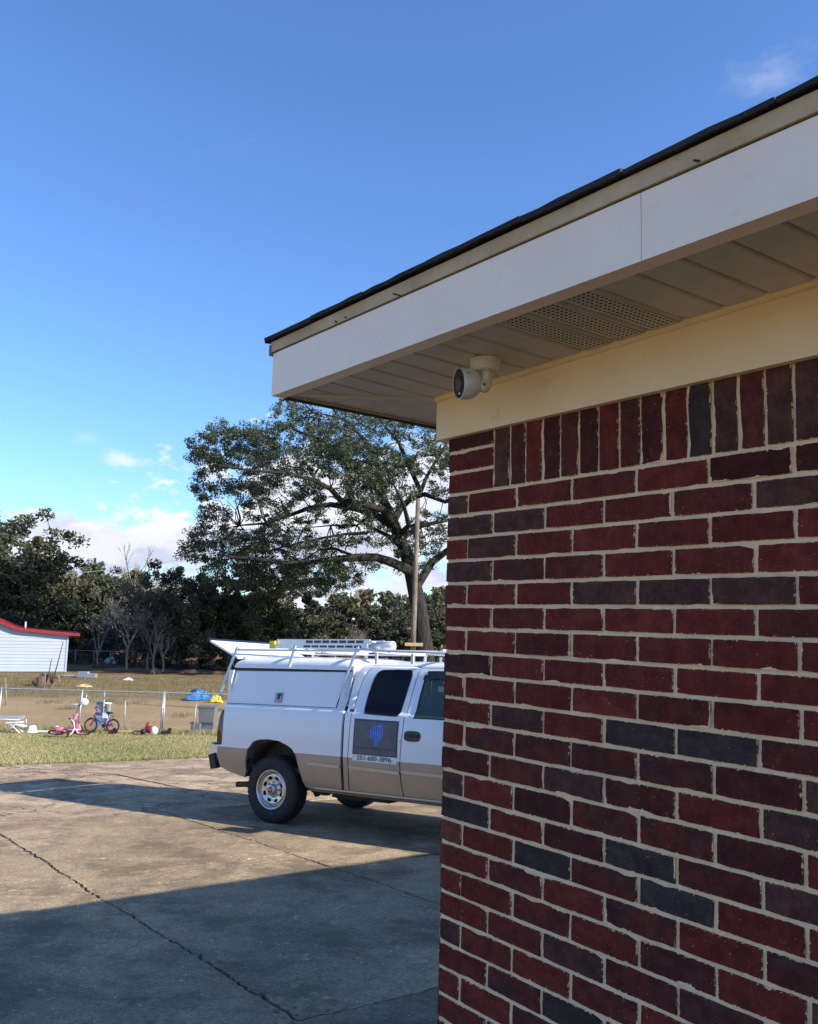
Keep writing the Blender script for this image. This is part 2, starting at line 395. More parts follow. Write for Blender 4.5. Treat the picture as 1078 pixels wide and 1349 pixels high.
# ground: lawn, bare dirt, dead grass, all in bands of the real yard
t = MT('yard ground', .95, spec=.15)
g = t.N.new('ShaderNodeSeparateXYZ'); t.L.new(t.tc.outputs['Object'], g.inputs[0])
wob = t.math('MULTIPLY', t.math('SUBTRACT', t.noise(.28, 5, .6, (.5, 1, 1)), .5), 9.0)
Y = t.math('ADD', g.outputs[1], wob)
fine = t.noise(7, 6, .7)
lawn = t.mix(t.mr(t.noise(1.1, 6, .65), .38, .64), (.40, .315, .145), (.31, .275, .115))
lawn = t.mix(t.mr(fine, .4, .75, 0, .7), lawn, (.52, .40, .21))
dirt = t.mix(t.mr(t.noise(.9, 6, .65, (.6, 1, 1)), .35, .68), (.36, .25, .14), (.44, .315, .185))
dirt = t.mix(t.mr(fine, .4, .75, 0, .6), dirt, (.25, .18, .10))
weed = t.mix(t.mr(t.noise(.8, 6, .7, (.4, 1, 1)), .38, .62), (.17, .14, .07), (.28, .20, .11))
weed = t.mix(t.mr(fine, .4, .75, 0, .5), weed, (.07, .06, .03))
path = t.mix(t.mr(fine, .3, .7), (.34, .235, .14), (.44, .31, .19))
brown = t.mix(t.mr(t.noise(1.5, 6, .7), .35, .68), (.17, .11, .065), (.25, .16, .095))
wob2 = t.math('MULTIPLY', t.math('SUBTRACT', t.noise(.9, 4, .6), .5), 1.6)
Ylawn = t.math('ADD', g.outputs[1], wob2)
c = t.mix(t.mr(Ylawn, 24.2, 25.6), lawn, dirt)
c = t.mix(t.mr(Y, 35, 39), c, weed); c = t.mix(t.mr(Y, 51, 53), c, brown)
c = t.mix(t.mr(Ylawn, 55.8, 56.8), c, path); c = t.mix(t.mr(Ylawn, 61, 62), c, brown)
t.color(t.mix(1.0, c, (1.0, .94, .84), 'MULTIPLY')).bump(t.math('ADD', t.noise(30, 6, .75), t.math('MULTIPLY', t.noise(3, 5, .6), 2)), 1.0, .05); M['ground'] = t.mat
t = MT('soil in joints', .95, spec=.1); t.color(t.mix(t.mr(t.noise(20, 5, .7), .4, .7), (.03, .026, .018), (.075, .062, .04))).bump(t.noise(60, 5), 1, .01); M['soil'] = t.mat

def leaf_mat(name, dark, light, warm, trans=.25, tw=.25):
    t = MT(name, .55, spec=.35)
    a = t.N.new('ShaderNodeAttribute'); a.attribute_name = 'tint'
    c = t.mix(a.outputs['Fac'], dark, light)
    c = t.mix(t.mr(t.noise(.45, 4, .6), .5, .75, 0, tw), c, warm)
    t.color(c)
    tr = t.N.new('ShaderNodeBsdfTranslucent'); t.L.new(c, tr.inputs[0])
    mx = t.N.new('ShaderNodeMixShader'); mx.inputs[0].default_value = trans
    o = t.N['Material Output']; t.L.new(t.b.outputs[0], mx.inputs[1]); t.L.new(tr.outputs[0], mx.inputs[2]); t.L.new(mx.outputs[0], o.inputs[0])
    return t.mat
M['leaf_oak'] = leaf_mat('live oak leaves', (.032, .050, .026), (.100, .124, .066), (.12, .11, .05), .22, .3)
M['leaf_dark'] = leaf_mat('dark evergreen leaves', (.042, .050, .028), (.108, .116, .062), (.15, .12, .075), .28, .7)
M['leaf_olive'] = leaf_mat('olive winter foliage', (.065, .065, .034), (.145, .135, .07), (.20, .14, .09), .22, .6)
M['leaf_dry'] = leaf_mat('dry brown brush', (.07, .05, .032), (.17, .125, .085), (.20, .15, .11), .15, .5)
M['leaf_pine'] = leaf_mat('pine needles', (.035, .060, .022), (.10, .13, .05), (.13, .13, .05), .2, .3)
M['blade_dark'] = leaf_mat('field weeds', (.13, .13, .055), (.30, .25, .12), (.26, .19, .10), .35, .5)
M['blade'] = leaf_mat('grass blades', (.25, .245, .095), (.46, .405, .20), (.50, .39, .20), .35, .5)
def bark(name, c1, c2):
    t = MT(name, .95, spec=.15)
    t.color(t.mix(t.mr(t.noise(6, 6, .7, (1, 1, .25)), .35, .68), c1, c2)).bump(t.noise(12, 6, .7, (1, 1, .25)), 1.0, .05); return t.mat
M['bark'] = bark('dark oak bark', (.018, .016, .014), (.052, .046, .041))
M['bark_grey'] = bark('grey bare bark', (.20, .17, .15), (.36, .31, .27))
M['pole'] = bark('weathered pole wood', (.13, .105, .08), (.27, .22, .165))

M['white_paint'] = (lambda t: (t.color(t.mix(t.mr(t.noise(1.3, 5, .6), .4, .7, 0, .10), (.82, .83, .84), (.60, .58, .55))), t.mat)[1])(MT('white vehicle paint', .28, 0, .5))
M['pewter'] = (lambda t: (t.color(t.mix(t.mr(t.noise(2.0, 5, .6), .4, .7, 0, .6), (.36, .305, .235), (.27, .225, .165))), t.mat)[1])(MT('dusty pewter lower paint', .40, .40, .4))
M['topper'] = simple('white fibreglass', (.84, .84, .83), .34, 0, .3, .015, 2)
M['black'] = simple('black rubber', (.014, .014, .015), .6)
M['blackgloss'] = simple('black plastic trim', (.018, .018, .02), .35)
M['tyre'] = simple('tyre rubber', (.022, .021, .021), .8, 0, 0, .3, 8, .4)
M['chrome'] = simple('polished metal', (.60, .585, .56), .30, 1, 0, .05)
M['steel'] = simple('dull steel', (.34, .33, .32), .4, .8, 0, .2, 30)
M['alu'] = simple('brushed aluminium', (.62, .63, .65), .38, .85, 0, .1, 8)
M['alu_white'] = simple('bare white rack metal', (.66, .66, .66), .42, .35, 0, .08, 8)
M['tan_trim'] = simple('champagne trim', (.50, .42, .32), .35, .4, 0, .08)
M['under'] = simple('underbody', (.025, .022, .02), .85)
M['liner'] = simple('muddy wheel well', (.06, .045, .032), .9, 0, 0, .3, 8)
M['rust'] = simple('rusty pipe', (.10, .052, .032), .75, .3, 0, .3, 30, .3)
M['lamp_red'] = simple('tail lamp lens', (.030, .008, .009), .15, 0, .6)
M['lamp_clear'] = simple('headlamp lens', (.55, .56, .58), .1, 0, .6)
t = MT('tinted glass', .06, spec=.25); t.color((.006, .007, .008)); M['tint'] = t.mat
t = MT('door glass', .03, spec=.5); t.color((.22, .34, .28)); t.b.inputs['Transmission Weight'].default_value = .82; t.b.inputs['IOR'].default_value = 1.45; M['glass'] = t.mat
M['seat'] = simple('grey seat cloth', (.12, .11, .10), .9)
M['belt'] = simple('seat belt webbing', (.42, .47, .40), .8)
M['sign_dark'] = simple('charcoal sign print', (.055, .055, .068), .45)
M['sign_mid'] = simple('grey sign band', (.10, .10, .12), .45)
M['sign_white'] = simple('white sign vinyl', (.72, .73, .74), .45)
M['sign_blue'] = simple('blue logo print', (.07, .22, .80), .4)
M['ink'] = simple('dark grey lettering', (.05, .05, .06), .5)
M['red_emblem'] = simple('red emblem', (.35, .02, .02), .3)
M['cam_white'] = simple('white camera housing', (.66, .64, .62), .35, 0, .2, .04)
M['cam_base'] = simple('ivory camera base', (.66, .60, .48), .45, 0, 0, .05)
M['lens'] = (lambda t: (t.color((.005, .006, .010)), t.mat)[1])(MT('camera lens glass', .06, spec=.8))
M['yellow'] = simple('yellow plastic', (.72, .50, .03), .5)
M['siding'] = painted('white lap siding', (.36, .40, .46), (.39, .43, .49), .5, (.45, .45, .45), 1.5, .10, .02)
M['red_roof'] = simple('red metal roof', (.24, .018, .020), .45, 0, 0, .15, 3)
M['galv'] = simple('galvanised steel', (.42, .43, .43), .5, .6, 0, .2, 12)
M['pink'] = simple('pink paint', (.46, .12, .20), .55); M['blue'] = simple('blue paint', (.03, .07, .42), .35)
M['redp'] = simple('red paint', (.22, .022, .025), .55); M['whitep'] = simple('white plastic', (.75, .75, .76), .45)
M['tarp'] = simple('blue tarpaulin', (.025, .14, .36), .45, 0, 0, .2, 4)
M['bin'] = simple('grey plastic bin', (.13, .135, .145), .55); M['bluegrey'] = simple('blue grey board', (.20, .24, .30), .7)
M['tan_wood'] = simple('pale timber', (.50, .38, .20), .75); M['rubble'] = simple('brown rubbish', (.10, .065, .045), .9)

# ------------------------------------------------------------------ ground sheet
def axis(lo, hi, dense_lo, dense_hi, step, grow=1.25):
    a = list(np.arange(dense_lo, dense_hi, step)); s_ = step
    while a[-1] < hi: s_ *= grow; a.append(a[-1]+s_)
    s_ = step
    while a[0] > lo: s_ *= grow; a.insert(0, a[0]-s_)
    return a
xs = axis(-900, 900, -26, 12, .5); ys = axis(-700, 1500, -8, 70, .5)
mb = MB(); mb.smooth = True
mb.grid([[(x, y, gz(x, y) - .035 + (.02*math.sin(x*1.7+y*.9)*math.sin(y*1.3-x*.4) if y > 16 else 0) - (.05 if (Vector((x, y, 0))-CORNER).dot(E1) > -15.2 and y < 40 and (Vector((x, y, 0))-CORNER).dot(E1) < 3 else 0)) for x in xs] for y in ys])
tag(mb.build('ground', M['ground']), kind='structure')

# ------------------------------------------------------------------ driveway of separate slabs
drive = empty('driveway'); tag(drive, kind='structure')
def rag(a, b, amp, step=.045):
    a = Vector(a); b = Vector(b); n = max(1, int((b-a).length/step)); d = (b-a).normalized(); nr = Vector((-d.y, d.x))
    ph = random.random()*10; res = []
    for i in range(n):
        q = a.lerp(b, i/n); s_ = (b-a).length*i/n
        w = 0 if i == 0 else amp*(.55*math.sin(s_*1.9+ph)+.5*math.sin(s_*5.3+ph*2)) + random.uniform(-.010, .010) + (random.uniform(-.022, .022) if random.random() < .15 else 0)
        res.append(tuple(q + nr*w))
    return res
edge_cache = {}
def redge(a, b, amp):
    k = (a, b)
    if (b, a) in edge_cache: return None
    edge_cache[k] = rag(a, b, amp); return edge_cache[k]
def slab(corners, mat, dz=0.0, gap=.0125, seed=0):
    """corners in (u, v); shared joint lines reuse the same ragged path so both sides follow it"""
    loop = []
    n = len(corners)
    for i in range(n):
        a, b = corners[i], corners[(i+1) % n]
        if (b, a) in edge_cache: seg = [b] + [] ; path = list(reversed(edge_cache[(b, a)][1:])); loop += [a] + path
        else:
            edge_cache[(a, b)] = rag(a, b, .014); loop += edge_cache[(a, b)]
    cx = sum(p[0] for p in corners)/n; cy = sum(p[1] for p in corners)/n
    # shrink by the gap
    pts = [Vector(p) for p in loop]; k = len(pts); ins = []
    area = sum(pts[i].x*pts[(i+1)%k].y-pts[(i+1)%k].x*pts[i].y for i in range(k)); sg = 1 if area > 0 else -1
    for i in range(k):
        d = (pts[(i+1) % k]-pts[i-1]).normalized(); nr = Vector((-d.y, d.x))*sg
        ins.append(tuple(pts[i] + nr*(gap*(.6+.8*random.random()))))
    def fn(a, b, d):
        p = uvw(a, b); p.z += dz*.6 + .004*math.sin(a*1.3+seed)*math.sin(b*1.1+seed*2) - d; return p
    mb = MB(); sheet(mb, ins, (), fn, .07, .35, back=False)
    # orient the top upwards
    o = mb.build('concrete_slab', mat, drive)
    bm = bmesh.new(); bm.from_mesh(o.data); bmesh.ops.recalc_face_normals(bm, faces=bm.faces)
    up = sum(f.normal.z*f.calc_area() for f in bm.faces)
    if up < 0: bmesh.ops.reverse_faces(bm, faces=bm.faces)
    bm.to_mesh(o.data); bm.free()
    return o
a_, b_, c_, d_ = -9.05, -5.9, -5.2, -2.12
slab([(a_, -7), (d_, -7), (d_, .86), (b_, .84), (a_, .84)], M['slab'], 0, seed=1)
slab([(a_, .84), (b_, .84), (b_, 3.0), (a_, 2.95)], M['slab'], .004, seed=2)
slab([(b_, .84), (d_, .86), (d_, 3.02), (c_, 3.02), (b_, 3.0)], M['slab'], -.003, seed=3)
slab([(a_, 2.95), (b_, 3.0), (c_, 3.02), (c_, 13), (a_, 13)], M['slab'], .002, seed=4)
slab([(c_, 3.02), (d_, 3.02), (-.02, 3.03), (-.02, 13), (c_, 13)], M['slab'], -.002, seed=5)
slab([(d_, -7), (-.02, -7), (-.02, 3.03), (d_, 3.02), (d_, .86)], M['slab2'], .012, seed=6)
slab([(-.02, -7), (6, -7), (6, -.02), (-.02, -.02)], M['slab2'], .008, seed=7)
slab([(-15.4, -7), (a_, -7), (a_, .84), (a_, 2.95), (a_, 4.3), (-11.5, 4.05), (-13.3, 3.8), (-14.2, 3.2), (-15.35, 2.4)], M['agg'], .0, gap=.02, seed=8)
slab([(a_, 4.3), (a_, 13), (-15.6, 13), (-15.35, 2.4), (-14.2, 3.2), (-13.3, 3.8), (-11.5, 4.05)], M['agg'], .006, gap=.02, seed=9)
mb = MB()
mb.grid([[tuple(uvw(u, v) + Vector((0, 0, -.028))) for v in np.linspace(-7, 13.1, 12)] for u in np.linspace(-15.35, 6, 12)])
mb.build('joint_soil', M['soil'], drive)
# crumbs of broken concrete and grit lying along the joints: too many to count
mb = MB()
def crumb(p, s_):
    vs = []
    for k in range(6):
        w = k*math.pi/3; vs.append(p + Vector((math.cos(w)*s_*random.uniform(.6, 1.2), math.sin(w)*s_*random.uniform(.6, 1.2), 0)))
    top = p + Vector((0, 0, s_*random.uniform(.3, .7))); vs.append(top)
    mb.add(vs, [(k, (k+1) % 6, 6) for k in range(6)])
for (a, b), path in list(edge_cache.items()):
    for q in path:
        if -9.2 < q[0] < 0 and .2 < q[1] < 6:
            for _ in range(2 if abs(q[1]-.85) < .06 or random.random() < .4 else 1):
                u = q[0]+random.gauss(0, .034); v = q[1]+random.gauss(0, .034)
                crumb(uvw(u, v)+Vector((0, 0, .003)), random.uniform(.003, .012 if v < 1.2 else .008))
for _ in range(1500):
    u = random.uniform(-9, -.5); v = random.uniform(-1, 6); crumb(uvw(u, v)+Vector((0, 0, .004)), random.uniform(.002, .008))
g_ = mb.build('grit', M['agg'], drive); g_['kind'] = 'stuff'

# ------------------------------------------------------------------ the brick house
HM = Matrix.Identity(4)
for i in range(3): HM[i][0] = E1[i]; HM[i][1] = E2[i]; HM[i][3] = CORNER[i]
house = empty('brick_house', matrix=HM)
tag(house, 'red brick house corner with cream frieze, white fascia and dark shingle roof edge', 'house')
ZJ = [2.297, 2.2332, 2.1668, 2.1015, 2.0344, 1.9664, 1.8989, 1.8315, 1.7659, 1.6981, 1.6326, 1.5644, 1.4973, 1.4264, 1.357, 1.2856, 1.2192, 1.1523, 1.0847, 1.0154, 0.9464, 0.8774, 0.8096, 0.7369, 0.6696]
while ZJ[-1] > -.12: ZJ.append(ZJ[-1]-.0677)
UA = [0, .0933, .298, .5017, .708, .908, 1.108, 1.311, 1.514, 1.717]
UB = [0, .2034, .4065, .607, .8123, 1.0168, 1.215, 1.418, 1.621]
CC = dict(R=((.170, .028, .019), .10), D=((.085, .019, .014), .20), B=((.060, .042, .039), .80), P=((.115, .046, .034), .50), M=((.132, .026, .018), .55), L=((.19, .055, .03), .05))
rows = {3: 'PRRRRDD', 4: 'PPRRMPR', 5: 'RPRRRRR', 6: 'PMMRRRR', 7: 'RRRPPPR', 8: 'RMRRRMR', 9: 'RRMRRRR', 10: 'DRRRRRM', 11: 'RRRRMRR', 12: 'RPRBBMR',
        13: 'RMMMMDP', 14: 'DMPMRPR', 15: 'PRDMMDR', 16: 'BRDBMPP', 17: 'LRBMBRR', 18: 'RMRMRMR', 19: 'RRMRMRP', 20: 'RRPMMBR', 21: 'PRRMRRR', 22: 'RMBRRMR', 23: 'RRMPRRD', 24: 'RMRRMRP', 25: 'RPRRRMR'}
def brick_mesh(w, h, mat, seed, nx, nz):
    r_ = random.Random(seed); pts = []
    def jag(a, b, n, nrm):
        for i in range(n):
            x = a[0]+(b[0]-a[0])*i/n; z = a[1]+(b[1]-a[1])*i/n
            k = r_.gauss(0, .0005) - (r_.uniform(.0015, .0045) if r_.random() < .07 else 0)
            if i == 0: k -= .0015
            pts.append((x+nrm[0]*k, z+nrm[1]*k))
    W2, H2 = w/2, h/2
    jag((-W2, -H2), (W2, -H2), nx, (0, -1)); jag((W2, -H2), (W2, H2), nz, (1, 0)); jag((W2, H2), (-W2, H2), nx, (0, 1)); jag((-W2, H2), (-W2, -H2), nz, (-1, 0))
    n = len(pts); mb = MB()
    mb.add([(x, 0, z) for x, z in pts] + [(x, .03, z) for x, z in pts], [tuple(range(n))] + [(i, i+n, (i+1) % n+n, (i+1) % n) for i in range(n)])
    me = bpy.data.meshes.new('brick'); me.from_pydata(mb.v, [], mb.f); me.materials.append(mat); me.update(); return me
full = [brick_mesh(.194, .0575, M['brick_full'], 10+i, 6, 2) for i in range(12)]
half = [brick_mesh(.086, .0575, M['brick_half'], 40+i, 3, 2) for i in range(5)]
sold = [brick_mesh(.0565, .17, M['brick_sold'], 60+i, 2, 6) for i in range(8)]
def put_brick(u0, u1, z0, z1, code, kind):
    lst, bw, bh = dict(f=(full, .194, .0575), h=(half, .086, .0575), s=(sold, .0565, .17))[kind]
    o = link('brick', random.choice(lst), house)
    o.location = ((u0+u1)/2 + random.gauss(0, .0006), random.gauss(0, .0011), (z0+z1)/2)
    o.scale = ((u1-u0)/bw, 1, (z1-z0)/bh)
    o.rotation_euler = (random.gauss(0, .008), random.gauss(0, .0035), random.gauss(0, .006))
    if random.random() < .5 and kind != 's': o.rotation_euler[1] += 0
    (c, al) = CC[code]; k = random.uniform(.82, 1.18); h_ = random.uniform(-.006, .006)
    o.color = (c[0]*k, max(.005, c[1]*k+h_*.4), max(.005, c[2]*k+h_*.3), min(1, al*random.uniform(.6, 1.25)))
JT = .0050
def pick(): return random.choices('RDBPML', (10, 2, 1.5, 3, 4, .4))[0]
FB = 2.340
merged = MB(); mcols = []
def mbrick(x0, x1, y0, y1, z0, z1):
    merged.box(x0, x1, y0, y1, z0, z1); c = CC[pick()][0]; mcols.extend([c]*6)
corner_z = [FB+.02] + ZJ[:3]
for k in range(3):                                       # three stacked headers at the corner beside the soldier course
    put_brick(.002, .1990, corner_z[k+1]+JT, corner_z[k]-(JT if k else 0), 'DRR'[k], 'f')
sx = [.2034, .27, .331, .396, .461, .526, .592, .657, .722, .789, .856, .921, .985, 1.048, 1.113, 1.18, 1.246, 1.312, 1.378, 1.444, 1.51]
sc = 'PMRDMDRMDRBPMPPMRDPRM'
for k in range(len(sx)-1): put_brick(sx[k]+JT*.9, sx[k+1]-JT*.9, ZJ[2]+JT, FB+.02, sc[k], 's')
nfront = 0
for r_ in range(3, len(ZJ)):
    U = UA if r_ % 2 else UB; cs = rows.get(r_, '')
    zt, zb = ZJ[r_-1]-JT, ZJ[r_]+JT
    for k in range(len(U)-1):
        if U[k] > 1.40 or (zb < .52 and U[k] > 1.15): break
        u0 = U[k]+(JT if k else .001); u1 = U[k+1]-JT
        put_brick(u0, u1, zb, zt, cs[k] if k < len(cs) else pick(), 'h' if (r_ % 2 and k == 0) else 'f'); nfront += 1
    u = U[k]
    while u < 5.4:
        mbrick(u+JT, u+.2032-JT, 0, .03, zb, zt); u += .2032
u = sx[-1]
while u < 5.4: mbrick(u+JT, u+.0667-JT, 0, .03, ZJ[2]+JT, FB+.02); u += .0667
for r_ in range(0, len(ZJ)):                             # left return wall, round the corner
    zt, zb = (ZJ[r_-1] if r_ else FB+.02+JT)-JT, ZJ[r_]+JT
    v = .1 if r_ % 2 == 0 else .2
    while v < 7.4: mbrick(0, .03, v+JT, v+.2032-JT, zb, zt); v += .2032
    if True: mbrick(0, .03, .0305, (.1 if r_ % 2 == 0 else .2)-JT, zb, zt)
me = bpy.data.meshes.new('brick'); me.from_pydata(merged.v, [], merged.f); me.materials.append(M['brick_merged'])
ca = me.attributes.new('bc', 'FLOAT_COLOR', 'FACE'); ca.data.foreach_set('color', np.array([(*c, 1) for c in mcols], dtype=np.float32).reshape(-1))
me.update(); o = link('brick_mass', me, house); o['kind'] = 'stuff'
mb = MB()                                                # mortar bed with a slightly uneven face
P = []
for z in np.linspace(-.3, FB+.03, 90):
    P.append([(u, .0045 + .0012*math.sin(u*31+z*17)*math.sin(z*53-u*11), z) for u in np.linspace(.0035, 5.4, 150)])
mb.grid(P); mb.box(.0035, 5.4, .0072, .10, -.3, FB+.03); mb.box(.0045, .10, .10, 7.5, -.3, FB+.03)
mb.box(5.3, 5.4, .1, 7.5, -.3, FB+.03); mb.box(.1, 5.4, 7.4, 7.5, -.3, FB+.03)
mb.build('mortar', M['mortar'], house)

# eave: every height eases a little along the wall, as in the sagging real eave
def zfb(u): return 2.4865 - .0095*(u+.4)                 # fascia bottom
def zft(u): return 2.6210 - .0110*(u+.4)                 # fascia top
def ztt(u): return 2.6590 - .0100*(u+.4)                 # trim top
def zw(u): return 2.474 + .012*max(u, -.05)              # soffit at the wall
UE = -.398; VE = -.4064                                  # fascia planes (left, front)
mb = MB()
def strip_box(mb, ua, ub, y0, y1, zb, zt, n=12):
    for i in range(n):
        a = ua+(ub-ua)*i/n; b = ua+(ub-ua)*(i+1)/n
        mb.add([(a,y0,zb(a)),(b,y0,zb(b)),(b,y1,zb(b)),(a,y1,zb(a)),(a,y0,zt(a)),(b,y0,zt(b)),(b,y1,zt(b)),(a,y1,zt(a))],
               [(0,3,2,1),(4,5,6,7),(0,1,5,4),(2,3,7,6)] + ([(3,0,4,7)] if i == 0 else []) + ([(1,2,6,5)] if i == n-1 else []))
    return mb
# frieze board, proud of the bricks and running a little past the corner
strip_box(MB(), -.036, 5.4, -.022, -.001, lambda u: 2.341-.004*u, lambda u: zw(u)-.001).build('frieze_board', M['frieze'], house)
mb = MB(); mb.box(-.036, -.001, .0005, 7.5, 2.341, 2.474); mb.build('frieze_board', M['frieze'], house)
strip_box(MB(), -.030, 5.4, -.036, -.0225, lambda u: zw(u)-.0125, lambda u: zw(u)+.004).build('soffit_channel', M['frieze'], house)
# fascia boards: joint at 1.042 m
def fascia(ua, ub):
    mb = strip_box(MB(), ua, ub, VE, VE+.018, lambda u: zfb(u)-.004, zft, 10)
    strip_box(mb, ua, ub, VE+.0182, VE+.045, lambda u: zfb(u)-.004, lambda u: zfb(u)+.001, 10)
    return mb.build('fascia_board', M['fascia'], house)
fascia(UE, 1.0415); fascia(1.0432, 4.1); fascia(4.1015, 5.6)
mb = MB(); mb.box(UE, UE+.018, VE+.0185, 8, zfb(-.4)-.004, zft(-.4)); mb.build('fascia_board', M['fascia'], house)
MB().box(UE+.0005, UE+.026, VE+.046, 8, zfb(-.4)-.0075, zfb(-.4)-.0045).build('eave_gap_dark', M['dark'], house)  # near-black strip painting in the shaded gap line under the left eave
# weathered wooden roof trim above the fascia, with splits
mb = strip_box(MB(), UE-.006, 5.6, VE-.0055, VE+.02, lambda u: zft(u)+.0042, ztt, 16)
o = mb.build('roof_trim', M['trimwood'], house)
mb = MB(); mb.box(UE-.006, UE+.02, VE+.0205, 8, zft(-.4)+.0042, ztt(-.4)); mb.build('roof_trim', M['trimwood'], house)
mb = MB()
for (u, dx, dz) in ((.27, .016, .012), (-.02, .004, .006), (1.17, .006, .006), (.03, .003, .004)):
    mb = MB(); mb.obox((u, VE-.0062, zft(u)+.010), (dx, 0, -dz*.6), (0, .002, 0), (.0012, 0, .0012)); mb.build('split_mark', M['dark'], house)
for k in range(0):                                      # (left plain: no nail heads show)
    for zz in (.25, .78):
        u = -.34+.26*k; z = zfb(u)+(zft(u)-zfb(u))*zz; MB().lathe([(.0032, 0), (.0026, .0008), (0, .001)], 8, Matrix.Translation((u+random.gauss(0, .01), VE, z)) @ Matrix.Rotation(R(90), 4, 'X')).build('nail_head', M['trimwood'], house)
mb = MB(); mb.obox((UE-.009, VE+.002, zft(-.4)+.012), (.0025, 0, 0), (0, .012, 0), (0, 0, .018)); mb.build('corner_flashing', M['bluegrey'], house)
# soffit strips
def strip_profile(w): return [(0, 0), (w-.017, 0), (w-.012, .012), (w-.004, .012), (w-.0005, 0)]
def soffit_strip(u0, w, v0, v1fn, n=4, vent=False):
    mb = MB(); z_at = lambda u, v: zfb(u)+.003 + (zw(u)-.002-zfb(u)-.003)*((v-VE)/(0-VE)) if v < 0 else zw(u)
    if vent:
        nx, nv = 11, 47; y0, y1 = v0+.022, -.03
        us = [u0+.006+(w-.028)*i/nx for i in range(nx+1)]; vs = [y0+(y1-y0)*i/nv for i in range(nv+1)]
        for j in range(nv):
            for i in range(nx):
                if i % 2 == 1 and j % 2 == 1: continue
                q = [(us[i], vs[j]), (us[i+1], vs[j]), (us[i+1], vs[j+1]), (us[i], vs[j+1])]
                mb.add([(a, b, z_at(a, b)) for a, b in q], [(0, 3, 2, 1)])
        for (a, b, c, d) in ((u0, u0+.006, v0, y1+.03), (u0+.006, u0+w-.022, v0, y0), (u0+.006, u0+w-.022, y1, 0), (u0+w-.022, u0+w-.016, v0, y1+.03)):
            mb.add([(a, c, z_at(a, c)), (b, c, z_at(b, c)), (b, d, z_at(b, d)), (a, d, z_at(a, d))], [(0, 3, 2, 1)])
        pr = strip_profile(w)[1:]
    else: pr = strip_profile(w)
    for k in range(len(pr)-1):
        (a, ha), (b, hb) = pr[k], pr[k+1]; a += u0; b += u0
        for i in range(n):
            ea, eb = v1fn(a), v1fn(b)
            va0 = v0+(ea-v0)*i/n; va1 = v0+(ea-v0)*(i+1)/n; vb0 = v0+(eb-v0)*i/n; vb1 = v0+(eb-v0)*(i+1)/n
            mb.add([(a, va0, z_at(a, va0)+ha), (b, vb0, z_at(b, vb0)+hb), (b, vb1, z_at(b, vb1)+hb), (a, va1, z_at(a, va1)+ha)], [(0, 3, 2, 1)])
    return mb.build('soffit_strip', M['soffit'], house)
DIAG = lambda u: min(0.0, VE+.02 + (u-(UE+.02))*((-.02-VE-.02)/(-.03-UE-.02)))
ug = [.0254*(34.9 - 4*k) for k in range(13, -1, -1)]
ug = [u for u in ug if u > UE+.02]
k_ = [.0254*(34.9+4.05*k) for k in range(1, 6)]; ug += k_
while ug[-1] < 5.3: ug.append(ug[-1]+.1016)
ug = [UE+.02] + ug
for i in range(len(ug)-1):
    a, b = ug[i], ug[i+1]
    vent = .575 < a < .86
    soffit_strip(a, b-a, VE+.02, (lambda u: max(VE+.0205, DIAG(u)) if u < 0 else 0.0), 4, vent)
def left_strip(v0, w):
    mb = MB(); zc = lambda u, v: zfb(-.4)+.003+(2.472-zfb(-.4)-.003)*((u-UE)/(0-UE))
    IV = lambda v: min(-.001, UE+.02+(v-(VE+.02))*((-.03-UE-.02)/(-.02-VE-.02)))
    pr = strip_profile(w)
    for k in range(len(pr)-1):
        (a, ha), (b, hb) = pr[k], pr[k+1]; a += v0; b += v0
        ea, eb = IV(a), IV(b); ua = UE+.02
        mb.add([(ua, a, zc(ua, a)+ha), (ea, a, zc(ea, a)+ha), (eb, b, zc(eb, b)+hb), (ua, b, zc(ua, b)+hb)], [(0, 1, 2, 3)][::-1])
    mb.build('soffit_strip', M['soffit'], house)
v = VE+.02
while v < 1.6: left_strip(v, .1016); v += .1016
mb = MB(); mb.box(UE+.02, -.001, v, 8, 2.474, 2.48); mb.build('soffit_sheet', M['soffit'], house)
# mitre bead across the soffit corner
A_ = Vector((UE+.02, VE+.02, zfb(-.4)+.0015)); B_ = Vector((-.03, -.02, 2.4705)); d_v = (B_-A_); n_v = Vector((-d_v.y, d_v.x, 0)).normalized()
MB().obox((A_+B_)/2, d_v/2, n_v*.011, (0, 0, .003)).build('mitre_bead', M['soffit'], house)
strip_box(MB(), UE+.002, 5.6, VE+.003, VE+.017, lambda u: zft(u)+.0001, lambda u: zft(u)+.0041, 16).build('trim_gap_dark', M['dark'], house)  # near-black filler giving the gap between fascia and trim its darkness
mb = MB(); mb.box(UE+.019, 5.6, VE+.019, 8, 2.505, 2.515); mb.build('attic_dark_sheet', M['dark'], house)  # near-black sheet above the vents, standing in for the attic's darkness
